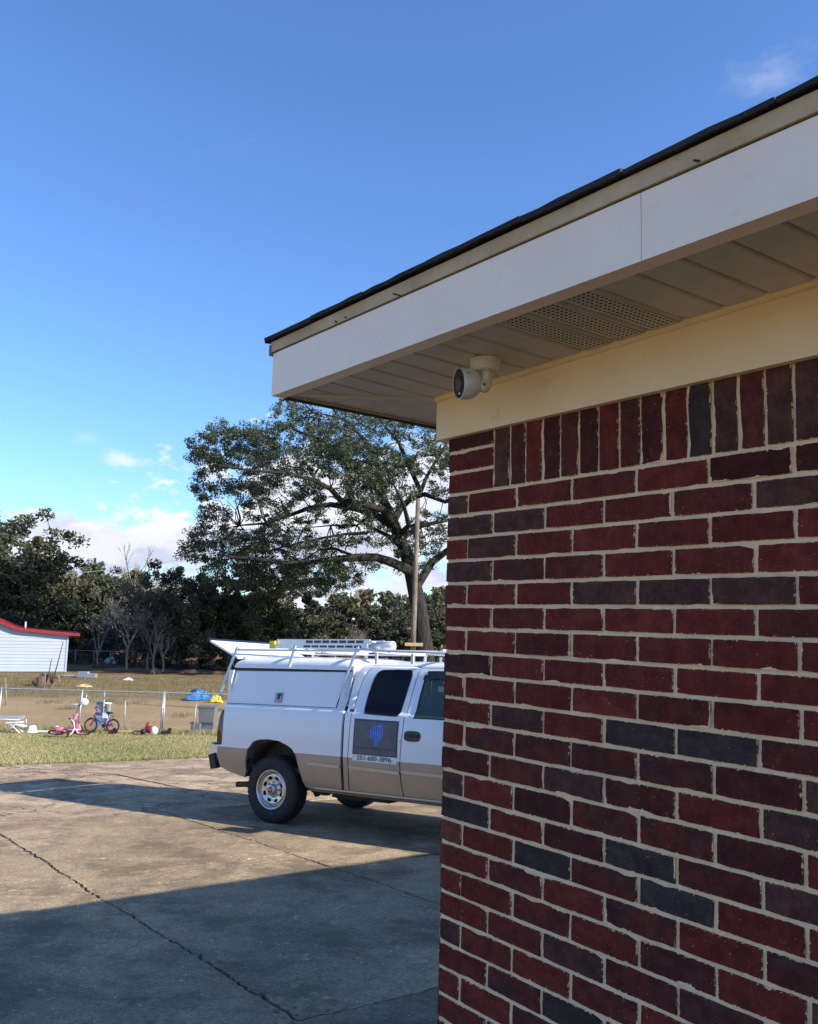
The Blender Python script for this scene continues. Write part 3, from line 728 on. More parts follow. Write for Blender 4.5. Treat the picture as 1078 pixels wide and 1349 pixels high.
# roof: hip planes under shingles, shingle tabs as pieces along the edges
PITCH = 2.6/12; ZR = 2.6595
def zr(u): return ZR - .0100*(max(u, UE)+.4)
ridge_v = 4.0
mb = MB(); u0, v0, u1, v1 = UE-.008, VE-.008, 5.65, 8.05
rh = (v1-v0)/2*PITCH; um = u0+(v1-v0)/2; vm = (v0+v1)/2
mb.add([(u0, v0, zr(u0)), (u1, v0, zr(u1)), (u1, v1, ZR), (u0, v1, ZR), (um, vm, ZR+rh), (u1, vm, ZR+rh)],
       [(0, 1, 5, 4), (3, 4, 5, 2), (0, 4, 3), (0, 3, 2, 1)])
mb.build('roof_deck', M['shingle'], house)
def shingle(c, along, upslope, nrm, w, d, th):
    c, along, upslope, nrm = map(Vector, (c, along, upslope, nrm))
    mb = MB(); n = 5; vs = []
    for i in range(n+1):
        s_ = -w/2+w*i/n; jg = random.gauss(0, .0016)
        for (dd, hh) in ((0, 0), (0, th), (d, th), (d, 0)):
            vs.append(c+along*s_+upslope*(dd+(jg if dd == 0 else 0))+nrm*(hh + random.gauss(0, .0008)))
    fs = [(0, 1, 2, 3), (n*4+3, n*4+2, n*4+1, n*4)]
    for i in range(n):
        for k in range(4): fs.append((i*4+k, (i+1)*4+k, (i+1)*4+(k+1) % 4, i*4+(k+1) % 4))
    mb.add(vs, fs); return mb.build('shingle', M['shingle'], house)
cs_, sn_ = math.cos(math.atan(PITCH)), math.sin(math.atan(PITCH))
for course in range(3):
    off = .14*course; u = UE-.024 + off
    while u < (3.0 if course == 0 else 2.4):
        w = random.uniform(.17, .34) if course == 0 else .33
        c = (u+w/2, VE-.021+off*cs_, zr(u+w/2)+.001+off*sn_+.0075*(1 if course else 0)+random.uniform(0, .003))
        shingle(c, (1, 0, -.0100+random.gauss(0, .004)), (0, cs_, sn_), (0, -sn_, cs_), w-.003, .16, random.uniform(.007, .010)+(.002 if course == 0 else 0))
        u += w
    v = VE+.145
    if course == 0: shingle((UE-.022, VE+.062, ZR+.001), (0, -1, 0), (cs_, 0, sn_), (-sn_, 0, cs_), .16, .03, .009)
    while v < 3.0 and course == 0:
        w = random.uniform(.2, .34)
        c = (UE-.022+off*cs_, v+w/2, ZR+.001+off*sn_+.0075*(1 if course else 0)+random.uniform(0, .003))
        shingle(c, (0, -1, random.gauss(0, .006)), (cs_, 0, sn_), (-sn_, 0, cs_), w-.003, .16, random.uniform(.007, .010)+(.002 if course == 0 else 0))
        v += w
# ------------------------------------------------------------------ security camera under the eave
zs = zw(0)
bu, bv = soffit_uv(640, 476, zs)
seccam = empty('security_camera', matrix=HM @ Matrix.Translation((bu, bv, zs)))
tag(seccam, 'round white security camera with a black face, hung under the eave beside the cream frieze', 'security camera')
MB().lathe([(0, -.030), (.036, -.030), (.040, -.027), (.0415, -.020), (.0415, .004)], 32).build('base', M['cam_base'], seccam)
# neck and ball joint
mb = MB(); mb.tube([(0.004, 0, -.028), (.006, 0, -.045), (.004, -.004, -.062)], [.017, .015, .017], 16)
mb.ball((.003, -.006, -.068), .019, 16); mb.build('neck', M['cam_base'], seccam)
mb = MB(); mb.tube([(.018, -.019, -.070), (.020, -.022, -.070)], .004, 8); mb.tube([(-.006, -.024, -.076), (-.006, -.028, -.076)], .0035, 8); mb.build('screw', M['ink'], seccam)
cdir = Vector((-.32, -.94, -.10)).normalized()
target_c = Vector((-.030, -.040, -.062)) - Vector((0, 0, 0))
Mc = Matrix.Translation(target_c) @ cdir.to_track_quat('Z', 'Y').to_matrix().to_4x4()
hr = .0425
prof = [(0, -hr)] + [(hr*math.sin(a), -hr*math.cos(a)) for a in np.linspace(.15, math.pi/2, 12)] + [(hr*.995, .012), (hr*.965, .020), (hr*.945, .0225), (hr*.925, .0222), (hr*.92, .0205)]
MB().lathe(prof, 40, Mc).build('housing', M['cam_white'], seccam)
face = MB().lathe([(hr*.925, .0214), (hr*.4, .0222), (0, .0222)], 40, Mc).build('face_plate', M['lens'], seccam)
MB().lathe([(.019, .0215), (.019, .0232), (.016, .0235), (.011, .0228), (0, .0238)], 28, Mc).build('lens', M['blackgloss'], face)
mb = MB(); q = Mc @ Vector((.0, .026, .0215)); mb.ball(q, .0038, 10)
led = mb.build('led', M['lamp_clear'], face)
# place the LED at the lower rim
dn = (Mc.to_3x3().inverted() @ Vector((0, 0, -1))); dn.z = 0; dn.normalize()
led.location = (Mc @ (dn*.027 + Vector((0, 0, .0215)))) - q
mb = MB(); mb.obox(Mc @ Vector((hr*.985, 0, -.006)) if False else target_c+Vector((.028, -.026, .018)), (.006, .003, 0), (0, .001, 0), (0, 0, .0016)); mb.build('badge', M['ink'], seccam)

# ------------------------------------------------------------------ the pickup truck
UT = Vector((0, SL, 1)).normalized(); yaw = R(31.943)
FT = Vector((math.cos(yaw), -math.sin(yaw), 0)); FT = (FT - UT*FT.dot(UT)).normalized(); LT = UT.cross(FT)
OT = Vector((-1.51510842, 10.88901516, 0)); OT.z = gz(OT.x, OT.y) + .0
TM = Matrix.Identity(4)
for i in range(3): TM[i][0] = FT[i]; TM[i][1] = LT[i]; TM[i][2] = UT[i]; TM[i][3] = OT[i]
truck = empty('pickup_truck', matrix=TM)
tag(truck, 'white and pewter pickup truck with white topper, ladder rack and company sign on its door', 'pickup truck')
WT = 1.98
def interp(tab, x):
    if x <= tab[0][0]: return tab[0][1]
    for (a, b), (c, d) in zip(tab, tab[1:]):
        if x <= c: t_ = (x-a)/(c-a); return b+(d-b)*t_
    return tab[-1][1]
LOW = [(.38, .10), (.46, .055), (.55, .030), (.70, .008), (.80, .004), (.95, -.004), (1.10, -.002), (1.22, .006), (1.315, .016), (1.350, .024), (1.36, .034)]
CAB = LOW[:-1] + [(1.335, .040), (1.37, .062), (1.45, .085), (1.70, .165), (1.82, .208), (1.87, .235), (1.895, .262), (1.92, .31)]
def side_fn(tab, far, off=0.0, tin=1.0):
    def fn(x, z, d):
        y = interp(tab, z) + d*tin + off
        return (x, WT-y if far else y, z)
    return fn
def flip(o):
    o.data.flip_normals(); return o
def side_part(name, outer, holes=(), mats=None, tab=LOW, thick=.03, g=.07, extra=(), matfn=None, parent=None, off=0.0, both=True, back=True):
    res = []
    for far in ((0, 1) if both else (0,)):
        mb = MB(); sheet(mb, outer, holes, side_fn(tab, far, off), thick, g, extra, matfn, back)
        o = mb.build(name, mats, parent or truck)
        if far: flip(o)
        res.append(o)
    return res
MW = [M['white_paint'], M['pewter']]
split = lambda a, b: 1 if b < .846 else 0
EX = [((-1.1, zz_), (5, zz_)) for zz_ in (.846, 1.22, 1.315, 1.345, 1.372)]
arch = [(-.50, .571), (-.508, .69), (-.475, .845), (-.40, .932), (-.299, .967), (-.139, .979), (.02, .968), (.15, .927), (.223, .889), (.283, .819), (.334, .665), (.385, .523), (.425, .455)]
bed_out = [(-.905, 1.36), (-.905, .872), (-.985, .86), (-.975, .74), (-.93, .60), (-.775, .547), (-.53, .50)] + arch + [(.945, .474), (.945, .62), (.938, .848), (.94, 1.1), (.945, 1.36)]
side_part('bed_side', bed_out, (), MW, LOW, .035, .06, EX, split)
# cab side, with door and window openings cut as separate plates
w1 = [(1.250, 1.338), (1.228, 1.346), (1.215, 1.364), (1.209, 1.400), (1.210, 1.470), (1.222, 1.570), (1.243, 1.700), (1.258, 1.755), (1.282, 1.800), (1.305, 1.825), (1.335, 1.839), (1.373, 1.846), (1.55, 1.852), (1.715, 1.852), (1.742, 1.846), (1.762, 1.829), (1.770, 1.80), (1.768, 1.76), (1.741, 1.559), (1.712, 1.380), (1.702, 1.348), (1.688, 1.332), (1.660, 1.326), (1.45, 1.331)]
dseam = [(1.79, .47), (1.766, .605), (1.752, .819), (1.765, 1.037), (1.788, 1.312), (1.805, 1.477), (1.826, 1.674), (1.846, 1.82), (1.858, 1.872)]
rseam = [(1.045, .47), (1.045, .88), (1.058, 1.22), (1.066, 1.391), (1.082, 1.594), (1.110, 1.756), (1.145, 1.83), (1.19, 1.862), (1.26, 1.875)]
gp = .006
side_part('cab_corner', [(.975, .47)] + [(x-gp, z) for x, z in rseam] + [(2.40, 1.885), (2.40, 1.905), (1.11, 1.905), (1.045, 1.875), (1.005, 1.82), (.982, 1.70), (.976, 1.5), (.975, 1.36)], (), MW, CAB, .03, .06, EX, split)
rd = [(x+gp, z) for x, z in rseam[::-1]] + [(1.79-gp*1.5, .47)] + [(x-gp*1.5, z) for x, z in dseam[1:]]
rear_doors = side_part('rear_door', rd, (w1,), MW, CAB, .03, .06, EX, split)
w2 = [(1.895, 1.318), (1.905, 1.40), (1.913, 1.537), (1.928, 1.68), (1.942, 1.776), (1.958, 1.812), (1.985, 1.830), (2.33, 1.838), (2.42, 1.78), (2.80, 1.38), (2.80, 1.318)]
fd = [(x+gp*.5, z) for x, z in dseam] + [(2.37, 1.875), (2.46, 1.84), (2.90, 1.345), (2.935, 1.28), (2.93, .9), (2.90, .47)]
front_doors = side_part('front_door', fd, (w2,), MW, CAB, .03, .06, EX, split)
def inset(poly, k):
    cx = sum(p[0] for p in poly)/len(poly); cz = sum(p[1] for p in poly)/len(poly); return [(cx+(x-cx)*k, cz+(z-cz)*k) for x, z in poly]
for i in (0, 1):
    far = i
    for (poly, door, mat, nm) in ((w1, rear_doors[i], M['tint'], 'window'), (w2, front_doors[i], M['glass'], 'window')):
        mb = MB(); sheet(mb, inset(poly, 1.012), (), side_fn(CAB, far, .008), .006, .12); o = mb.build(nm, mat, door)
        if far: flip(o)
        mb = MB(); sheet(mb, inset(poly, 1.0), (inset(poly, .955),), side_fn(CAB, far, -.0015), .009, .12); o = mb.build('window_seal', M['blackgloss'], door)
        if far: flip(o)
# vent visor over the front window
side_part('window_visor', [(1.925, 1.74), (1.938, 1.80), (1.975, 1.842), (2.34, 1.848), (2.43, 1.79), (2.80, 1.40), (2.78, 1.37), (2.40, 1.735), (2.32, 1.775)], (), M['blackgloss'], CAB, .004, .1, off=-.012)
# door handles
for i, door in enumerate(front_doors):
    yv = lambda y: WT-y if i else y
    ov = [(1.905+.105*math.copysign(abs(math.cos(a))**.6, math.cos(a)), 1.128+.057*math.copysign(abs(math.sin(a))**.6, math.sin(a))) for a in np.linspace(0, 2*math.pi, 24, endpoint=False)]
    mb = MB(); sheet(mb, ov, (), side_fn(CAB, i, -.007), .008, .1); h_ = mb.build('door_handle', M['blackgloss'], door)
    if i: flip(h_)
    mb = MB(); mb.obox((1.905, yv(-.018), 1.134), (.075, 0, 0), (0, .007, 0), (0, 0, .011)); mb.build('grip', M['black'], h_)
    mb = MB(); mb.obox((2.62, yv(-.12), 1.44), (.05, 0, 0), (0, .13, 0), (0, 0, .10)); mb.obox((2.66, yv(.03), 1.40), (.03, 0, 0), (0, .06, 0), (0, 0, .03)); mb.build('door_mirror', M['blackgloss'], door)
# champagne rub strips
for (a, b, par) in ((.465, .93, truck), (1.06, 1.745, None), (1.765, 2.92, None)):
    for far in (0, 1):
        p_ = par or (rear_doors if a < 1.5 else front_doors)[far]
        mb = MB(); sheet(mb, [(a, .738), (a+.04, .722), (b, .706 if b > 1 else .715), (b, .738 if b > 1 else .745), (a+.04, .757), (a, .752)], (), side_fn(LOW, far, -.012), .014, .1)
        o = mb.build('rub_strip', M['tan_trim'], p_)
        if far: flip(o)
# rocker panel and bright sill edge
side_part('rocker', [(.44, .462), (.44, .418), (3.0, .40), (3.0, .462)], (), M['pewter'], [(.38, .13), (.47, .062)], .05, .2)
side_part('sill_trim', [(.55, .474), (.55, .458), (2.95, .456), (2.95, .472)], (), M['tan_trim'], [(.4, .036), (.5, .036)], .012, .3)
# fender, hood, nose (beyond the brick corner)
farch = [(4.10, .50), (4.08, .70), (4.0, .86), (3.87, .96), (3.70, .995), (3.50, .995), (3.33, .95), (3.20, .84), (3.14, .70), (3.10, .47)]
side_part('front_fender', [(2.945, .47), (2.942, .9), (2.95, 1.28), (2.93, 1.335), (3.2, 1.335), (3.9, 1.295), (4.42, 1.22), (4.48, 1.10), (4.50, .88), (4.42, .72), (4.3, .50)] + farch, (), MW, LOW, .03, .08, EX, split)
def hoodz(x): return interp([(2.9, 1.335), (3.2, 1.345), (3.9, 1.31), (4.4, 1.235), (4.5, 1.15)], x)
mb = MB(); mb.smooth = True
mb.grid([[(x, y, hoodz(x) + .045*math.sin(math.pi*(y-.03)/(WT-.06))**.6) for y in np.linspace(.03, WT-.03, 15)] for x in np.linspace(2.95, 4.46, 14)]); mb.build('hood', M['white_paint'], truck)
mb = MB(); mb.box(4.40, 4.47, .34, WT-.34, .80, 1.20); mb.build('grille', M['blackgloss'], truck)
mb = MB(); mb.box(4.465, 4.50, .30, WT-.30, 1.16, 1.22); mb.box(4.465, 4.50, .30, WT-.30, .78, .83); mb.box(4.465, 4.50, .28, .33, .78, 1.22); mb.box(4.465, 4.50, WT-.33, WT-.28, .78, 1.22); mb.box(4.465, 4.49, .34, WT-.34, .97, 1.01); mb.build('grille_frame', M['chrome'], truck)
for y in (.04, WT-.30):
    mb = MB(); mb.box(4.38, 4.46, y, y+.26, .92, 1.16); mb.build('headlight', M['lamp_clear'], truck)
mb = MB(); mb.box(4.48, 4.66, .05, WT-.05, .52, .78); mb.box(4.30, 4.48, .02, .07, .52, .76); mb.box(4.30, 4.48, WT-.07, WT-.02, .52, .76); mb.build('front_bumper', M['chrome'], truck)
# roof and windshield
def roofz(x, y):
    e = min(1, min(y-.262, WT-.262-y)/.30); e = max(0, e)
    return 1.895 + .055*(1-(1-e)**2.2) - .055*max(0, (1.19-x)/.14)**2 - .05*max(0, (x-2.2)/.2)**2*.6
mb = MB(); mb.smooth = True
mb.grid([[(x, y, roofz(x, y)) for y in np.linspace(.262, WT-.262, 21)] for x in np.linspace(1.05, 2.42, 24)])
mb.build('roof', M['white_paint'], truck)
mb = MB(); mb.smooth = True
mb.grid([[(1.05-.075*min(1, k*2.2)**.6, y, 1.855-.55*k) for y in np.linspace(.262-.2*k, WT-.262+.2*k, 9)] for k in np.linspace(0, 1, 8)]); mb.build('cab_back', M['white_paint'], truck)
mb = MB(); mb.box(1.035, 1.05, .45, WT-.45, 1.42, 1.75); mb.build('rear_window', M['tint'], truck)
mb = MB(); mb.smooth = True
mb.grid([[(2.42+.58*k + .05*math.sin(math.pi*j/8), .262-.19*k+(WT-.524+.38*k)*j/8, 1.87-.50*k) for j in range(9)] for k in np.linspace(0, 1, 6)]); mb.build('windshield', M['tint'], truck)
for y, s_ in ((.25, 1), (WT-.25, -1)):
    MB().tube([(2.38, y+.0*s_, 1.885), (2.44, y-.01*s_, 1.85), (2.96, y-.18*s_, 1.36)], .032, 8).build('windshield_pillar', M['white_paint'], truck)
mb = MB(); mb.box(2.85, 3.05, .10, WT-.10, 1.20, 1.36); mb.build('cowl', M['blackgloss'], truck)
# interior, seen dimly through the front window
mb = MB()
for y in (.30, 1.16): mb.box(1.95, 2.45, y, y+.52, .85, 1.02); mb.obox((1.98, y+.26, 1.26), (.07, 0, .01), (0, .25, 0), (-.06, 0, .30)); mb.obox((1.93, y+.26, 1.64), (.04, 0, 0), (0, .12, 0), (0, 0, .07))
mb.box(1.05, 1.14, .3, WT-.3, .8, 1.40); mb.build('seat', M['seat'], truck)
mb = MB(); mb.obox((1.99, .19, 1.60), (.020, 0, -.004), (0, .002, 0), (-.035, 0, .22)); mb.build('seat_belt', M['belt'], truck)
mb = MB(); mb.box(2.55, 2.95, .12, WT-.12, .95, 1.30); mb.box(.99, 2.95, .12, WT-.12, .50, .80); mb.build('dashboard', M['under'], truck)
# bed shell, floor, tailgate
mb = MB(); mb.box(-.90, .93, .09, WT-.09, .60, .66); mb.box(.90, .93, .09, WT-.09, .62, 1.35); mb.box(-.90, .93, .075, .10, .98, 1.34); mb.box(-.90, .93, WT-.10, WT-.075, .98, 1.34)
mb.build('bed_inner', M['under'], truck)
mb = MB(); mb.box(-.975, -.915, .115, WT-.115, .66, 1.345); mb.box(-.985, -.975, .3, WT-.3, .82, 1.22); tg = mb.build('tailgate', M['white_paint'], truck)
mb = MB(); mb.box(-.995, -.985, .87, 1.11, 1.20, 1.27); mb.build('handle', M['blackgloss'], tg)
for far in (0, 1):
    mb = MB(); sheet(mb, [(-.965, 1.292), (-.905, 1.296), (-.908, .876), (-.992, .872), (-1.0, 1.02), (-.988, 1.20)], (), side_fn([(.85, .0), (1.1, .0), (1.3, .03)], far, .004), .10, .06)
    o = mb.build('tail_light', M['lamp_red'], truck)
    if far: flip(o)
    mb = MB(); y = WT-.02 if far else .02
    mb.box(-1.003, -.995, min(y, y+(-.05 if far else .05)), max(y, y+(-.05 if far else .05)), .99, 1.08); mb.build('reverse_lens', M['lamp_clear'], o)
# rear bumper: bright shell, black step pad, black lower ends
mb = MB(); prof = [(-.99, .86), (-1.19, .858), (-1.225, .83), (-1.235, .74), (-1.20, .665), (-1.10, .63), (-.99, .64)]
vs = []; ysb = np.linspace(.03, WT-.03, 15)
for y in ysb:
    e = 1-abs((y-WT/2)/(WT/2-.03))**6; vs.append([(-.99+(x+.99)*(.60+.40*e), y, z) for x, z in prof])
mb.smooth = True; mb.grid(vs); mb.smooth = False
for row in (vs[0], vs[-1]): mb.add(row, [tuple(range(len(row)))])
rb = mb.build('rear_bumper', M['chrome'], truck)
mb = MB(); mb.box(-1.33, -1.0, .42, WT-.42, .862, .876); mb.box(-1.18, -1.0, .10, .42, .862, .874); mb.box(-1.18, -1.0, WT-.42, WT-.10, .862, .874); mb.build('step_pad', M['black'], rb)
mb = MB(); mb.box(-1.32, -1.22, .44, WT-.44, .75, .862); mb.build('step_face', M['chrome'], rb)
for y in (.0, WT-.13):
    mb = MB(); mb.obox((-1.05, y+.065, .66), (.045, 0, .015), (0, .065, 0), (-.025, 0, .085)); mb.build('end_cap', M['black'], rb)
mb = MB(); mb.tube([(-1.0, WT/2, .52), (-1.30, WT/2, .52), (-1.34, WT/2, .56)], .03, 8); mb.build('tow_hitch', M['under'], truck)
# underbody
mb = MB(); mb.box(-.95, 4.3, .42, .52, .46, .60); mb.box(-.95, 4.3, WT-.52, WT-.42, .46, .60)
mb.box(.1, 1.1, .55, 1.0, .40, .62); mb.tube([(-.09, .2, .39), (-.09, WT-.2, .39)], .045, 8); mb.ball((-.09, WT/2, .39), .15, 10)
mb.ball((.56, .24, .44), .09, 8, (1.6, 1, .9)); mb.box(.70, 1.5, .20, .42, .36, .5); mb.tube([(0, WT/2, .40), (2.2, WT/2, .5)], .05, 8)
mb.obox((.45, .28, .42), (.05, 0, .06), (0, .04, 0), (-.02, 0, .03)); mb.box(1.6, 2.7, .9, 1.4, .34, .55); mb.tube([(3.55, .2, .39), (3.55, WT-.2, .39)], .045, 8)
mb.box(-.9, .9, .30, .44, .50, .53); mb.tube([(-.65, .32, .40), (-.2, .38, .36), (.4, .32, .42)], .025, 6)
mb.build('chassis', M['under'], truck)
MB().tube([(-.76, .17, .385), (-.60, .18, .40), (-.42, .22, .42), (.4, .40, .45)], [.034, .034, .032, .03], 12, caps=False).build('exhaust_pipe', M['rust'], truck)
for xc in (-.04, 3.60):
    for far in (0, 1):
        mb = MB(); mb.smooth = True; rows_ = []
        for y in (.032, .30):
            rows_.append([(xc+.475*math.cos(a), WT-y if far else y, .49+.478*math.sin(a)) for a in np.linspace(R(2), R(178), 20)])
        mb.grid(rows_); mb.smooth = False
        yy = WT-.30 if far else .30
        mb.add([(xc, yy, .5)] + [(xc+.475*math.cos(a), yy, .49+.478*math.sin(a)) for a in np.linspace(R(2), R(178), 20)], [(0, i, i+1) for i in range(1, 20)])
        mb.build('wheel_well', M['liner'], truck)
# wheels
def make_wheel(xc, far, scale=1.0):
    r = .391
    Mx = Matrix.Translation((xc, WT-.035 if far else .035, r)) @ Matrix.Rotation(R(-90 if far else 90), 4, 'X')   # local z points outwards
    w = empty('wheel'); w.parent = truck; w.matrix_local = Mx
    mb = MB(); p = [(.222, -.015), (.230, .004), (.245, .010), (.285, .018), (.335, .016), (.362, .004), (.378, -.012), (.3845, -.030), (.3855, -.11), (.3845, -.205), (.372, -.228), (.335, -.245), (.26, -.246), (.222, -.22)]
    mb.lathe(p, 56, None, True, True); mb.smooth = False
    for k in range(44):                                   # tread lugs and shoulder blocks
        for (zc, dz, da) in ((-.038, .020, 0), (-.085, .018, .5), (-.130, .018, 0), (-.185, .022, .5)):
            a = 2*math.pi*(k+da)/44; c = Vector((math.cos(a)*.3875, math.sin(a)*.3875, zc)); tn = Vector((-math.sin(a), math.cos(a), 0))
            mb.obox(c, Vector((math.cos(a), math.sin(a), 0))*.0045, tn*.0185, Vector((0, 0, dz))+tn*.004)
        a = 2*math.pi*k/44; c = Vector((math.cos(a)*.3705, math.sin(a)*.3705, -.004)); tn = Vector((-math.sin(a), math.cos(a), 0))
        mb.obox(c, Vector((math.cos(a)*.010, math.sin(a)*.010, -.008)), tn*.014, Vector((math.cos(a)*.003, math.sin(a)*.003, .004)))
    for k in range(26):                                   # raised side lettering band as plain ribs
        a = 2*math.pi*k/26; c = Vector((math.cos(a)*.305, math.sin(a)*.305, .0175)); mb.obox(c, Vector((math.cos(a), math.sin(a), 0))*.012, Vector((-math.sin(a), math.cos(a), 0))*.003, Vector((0, 0, .0016)))
    mb.build('tyre', M['tyre'], w)
    def dish(a, b, d):
        rr = math.hypot(a, b); z = interp([(0, -.035), (.075, -.035), (.095, -.050), (.15, -.030), (.175, -.022), (.20, -.06)], rr); return (a, b, z - d)
    circ = lambda rr, n, cx=0, cy=0, ex=1, rot=0: [(cx+(rr*math.cos(q)*math.cos(rot)-rr*ex*math.sin(q)*math.sin(rot)), cy+(rr*math.cos(q)*math.sin(rot)+rr*ex*math.sin(q)*math.cos(rot))) for q in np.linspace(0, 2*math.pi, n, endpoint=False)]
    holes = [circ(.020, 12, .137*math.cos(q), .137*math.sin(q), 1.55, q) for q in np.linspace(.39, .39+2*math.pi, 8, endpoint=False)]
    mb = MB(); sheet(mb, circ(.192, 48), holes, dish, .01, .022); rim = mb.build('rim', M['chrome'], w)
    MB().lathe([(.192, -.055), (.205, -.03), (.214, -.002), (.226, .008), (.232, .004), (.228, -.02), (.212, -.10), (.20, -.2)], 48).build('rim_edge', M['chrome'], w)
    MB().lathe([(.195, -.11), (0, -.11)], 24).build('brake_drum', M['under'], w)
    mb = MB()
    for q in np.linspace(0, 2*math.pi, 8, endpoint=False): mb.lathe([(.011, -.04), (.011, -.015), (.006, -.010), (0, -.010)], 8, Matrix.Translation((.083*math.cos(q), .083*math.sin(q), 0)))
    mb.build('lug_nut', M['chrome'], w)
    MB().lathe([(.066, -.045), (.064, -.005), (.056, .012), (.048, .018), (.040, .019)], 28).build('hub_cap', M['chrome'], w)
    MB().lathe([(.041, .018), (.036, .021), (0, .022)], 28).build('emblem', M['red_emblem'], w)
    # three letters on the emblem
    cu = bpy.data.curves.new('letters', 'FONT'); cu.body = 'GMC'; cu.size = .036; cu.align_x = 'CENTER'; cu.align_y = 'CENTER'; cu.extrude = .0006
    tmp = bpy.data.objects.new('tmp', cu); COL.objects.link(tmp); bpy.context.view_layer.update()
    me = bpy.data.meshes.new_from_object(tmp.evaluated_get(bpy.context.evaluated_depsgraph_get())); me.materials.clear(); me.materials.append(M['chrome'])
    bpy.data.objects.remove(tmp); o = link('emblem_letters', me, w); o.location = (0, 0, .0225); o.rotation_euler = (0, 0, R(180 if False else 0))
    return w
for xc, far in ((-.09, 0), (-.09, 1), (3.60, 0), (3.60, 1)): make_wheel(xc, far)
# ---- topper (bed cap)
TOPP = [(1.36, .085), (1.42, .095), (1.795, .185)]
side_part('topper_side', [(-.93, 1.362), (.905, 1.362), (.945, 1.50), (.955, 1.835), (-.90, 1.825), (-.935, 1.66), (-.965, 1.50)], ([(-.905, 1.392), (.80, 1.392), (.855, 1.800), (-.865, 1.786)],), M['alu_white'], TOPP, .02, .1)
tdoors = side_part('topper_door', [(-.93, 1.384), (.79, 1.392), (.848, 1.806), (-.876, 1.788)], (), M['topper'], TOPP, .018, .12, off=-.012)
side_part('door_seal', [(-.938, 1.378), (.796, 1.386), (.858, 1.812), (-.882, 1.794)], (), M['black'], TOPP, .008, .2, off=-.005)
side_part('topper_gasket', [(-.90, 1.798), (.92, 1.812), (.92, 1.842), (-.90, 1.828)], (), M['black'], [(1.79, .165), (1.85, .172)], .03, .2)
for i, td in enumerate(tdoors):
    yv = lambda y: WT-y if i else y
    mb = MB(); c = Vector((-.093, yv(.088), 1.478)); mb.obox(c, (.056, 0, 0), (0, .006, 0), (0, .012*(1 if not i else -1), .060)); lt = mb.build('latch', M['steel'], td)
    mb = MB(); c2 = c+Vector((.004, (-.008 if not i else .008), 0)); mb.obox(c2+Vector((0, 0, .012)), (.012, 0, 0), (0, .007, 0), (0, 0, .036)); mb.obox(c2+Vector((.010, 0, .035)), (.022, 0, .004), (0, .006, 0), (0, 0, .010)); mb.build('latch_lever', M['ink'], lt)
mb = MB(); mb.smooth = True
capp = [(.168, 1.83), (.170, 1.865), (.185, 1.905), (.225, 1.945), (.30, 1.965), (.55, 1.985), (.99, 1.995)]
capp = capp + [(WT-y, z) for y, z in capp[::-1][1:]]
rows_ = []
for x in np.linspace(-.92, .955, 16):
    e = max(0, (-.80-x)/.12); f_ = max(0, (x-.87)/.085)
    rows_.append([(x, y, z - .055*(e**2+f_**2)*max(0, (z-1.83)/.15)) for y, z in capp])
mb.grid(rows_); mb.smooth = False
for row in (rows_[0], rows_[-1]): mb.add(row, [tuple(range(len(row)))])
mb.build('topper_roof', M['topper'], truck)
mb = MB(); mb.box(.925, .955, .2, WT-.2, 1.37, 1.83); mb.build('topper_front', M['topper'], truck)
mb = MB(); mb.box(-.95, -.90, .10, .2, 1.36, 1.80); mb.box(-.95, -.90, WT-.2, WT-.10, 1.36, 1.80); mb.build('rear_frame', M['topper'], truck)
mb = MB(); mb.box(-.96, .93, .042, .10, 1.345, 1.366); mb.box(-.96, .93, WT-.10, WT-.042, 1.345, 1.366); mb.build('rail_seal', M['alu'], truck)
# rear hatch propped open
Hh = Vector((-.925, 0, 1.955)); Ht = Vector((-1.47, 0, 2.185)); hd = Ht-Hh
mb = MB(); hn = Vector((-hd.z, 0, hd.x)).normalized(); hn = hn if hn.z > 0 else -hn
mb.obox((Hh+Ht)/2+Vector((0, WT/2, 0)), hd/2, (0, (WT-.44)/2, 0), hn*.012); hatch = mb.build('rear_hatch', M['topper'], truck)
mb = MB(); mb.obox(Ht+Vector((.012, WT/2, 0)), hd*.04, (0, (WT-.43)/2, 0), hn*.017); mb.obox((Hh+Ht)/2-hn*.014+Vector((0, WT/2, 0)), hd*.38, (0, (WT-.64)/2, 0), hn*.003); mb.build('hatch_edge', M['tint'], hatch)
for y in (.26, WT-.26): MB().tube([Vector((-.93, y, 1.75)), Vector((-1.18, y, 2.05))], .008, 6).build('gas_strut', M['blackgloss'], truck)
# ladder rack
for far in (0, 1):
    yv = lambda y: WT-y if far else y
    for (a, b, ya) in (((-1.045, 1.46), (-.915, 2.10), .045), ((-.018, 1.845), (.045, 2.12), .16), ((.845, 1.52), (1.0, 2.11), .05)):
        mb = MB(); p0 = Vector((a[0], yv(ya), a[1])); p1 = Vector((b[0], yv(.19), b[1])); d_ = (p1-p0)/2
        mb.obox((p0+p1)/2, d_, (.015, 0, 0), Vector((0, .010, 0))); mb.build('rack_post', M['alu_white'], truck)
    mb = MB(); mb.box(-.90, 1.02, yv(.19)-.014, yv(.19)+.014, 2.045, 2.070); mb.build('rack_rail', M['alu_white'], truck)
    MB().tube([(1.0, yv(.19), 2.08), (1.4, yv(.20), 2.06), (2.7, yv(.20), 2.045)], .016, 8).build('rack_rail', M['alu_white'], truck)
    for x in (1.25, 1.75, 2.25): mb = MB(); mb.obox((x, yv(.22), 1.975), (.016, 0, 0), (0, .01, 0), (0, 0, .06)); mb.build('rack_foot', M['alu_white'], truck)
for x in (-.90, .045, .99, 2.15): mb = MB(); mb.box(x-.02, x+.02, .19, WT-.19, 2.05, 2.085); mb.build('rack_crossbar', M['alu_white'], truck)
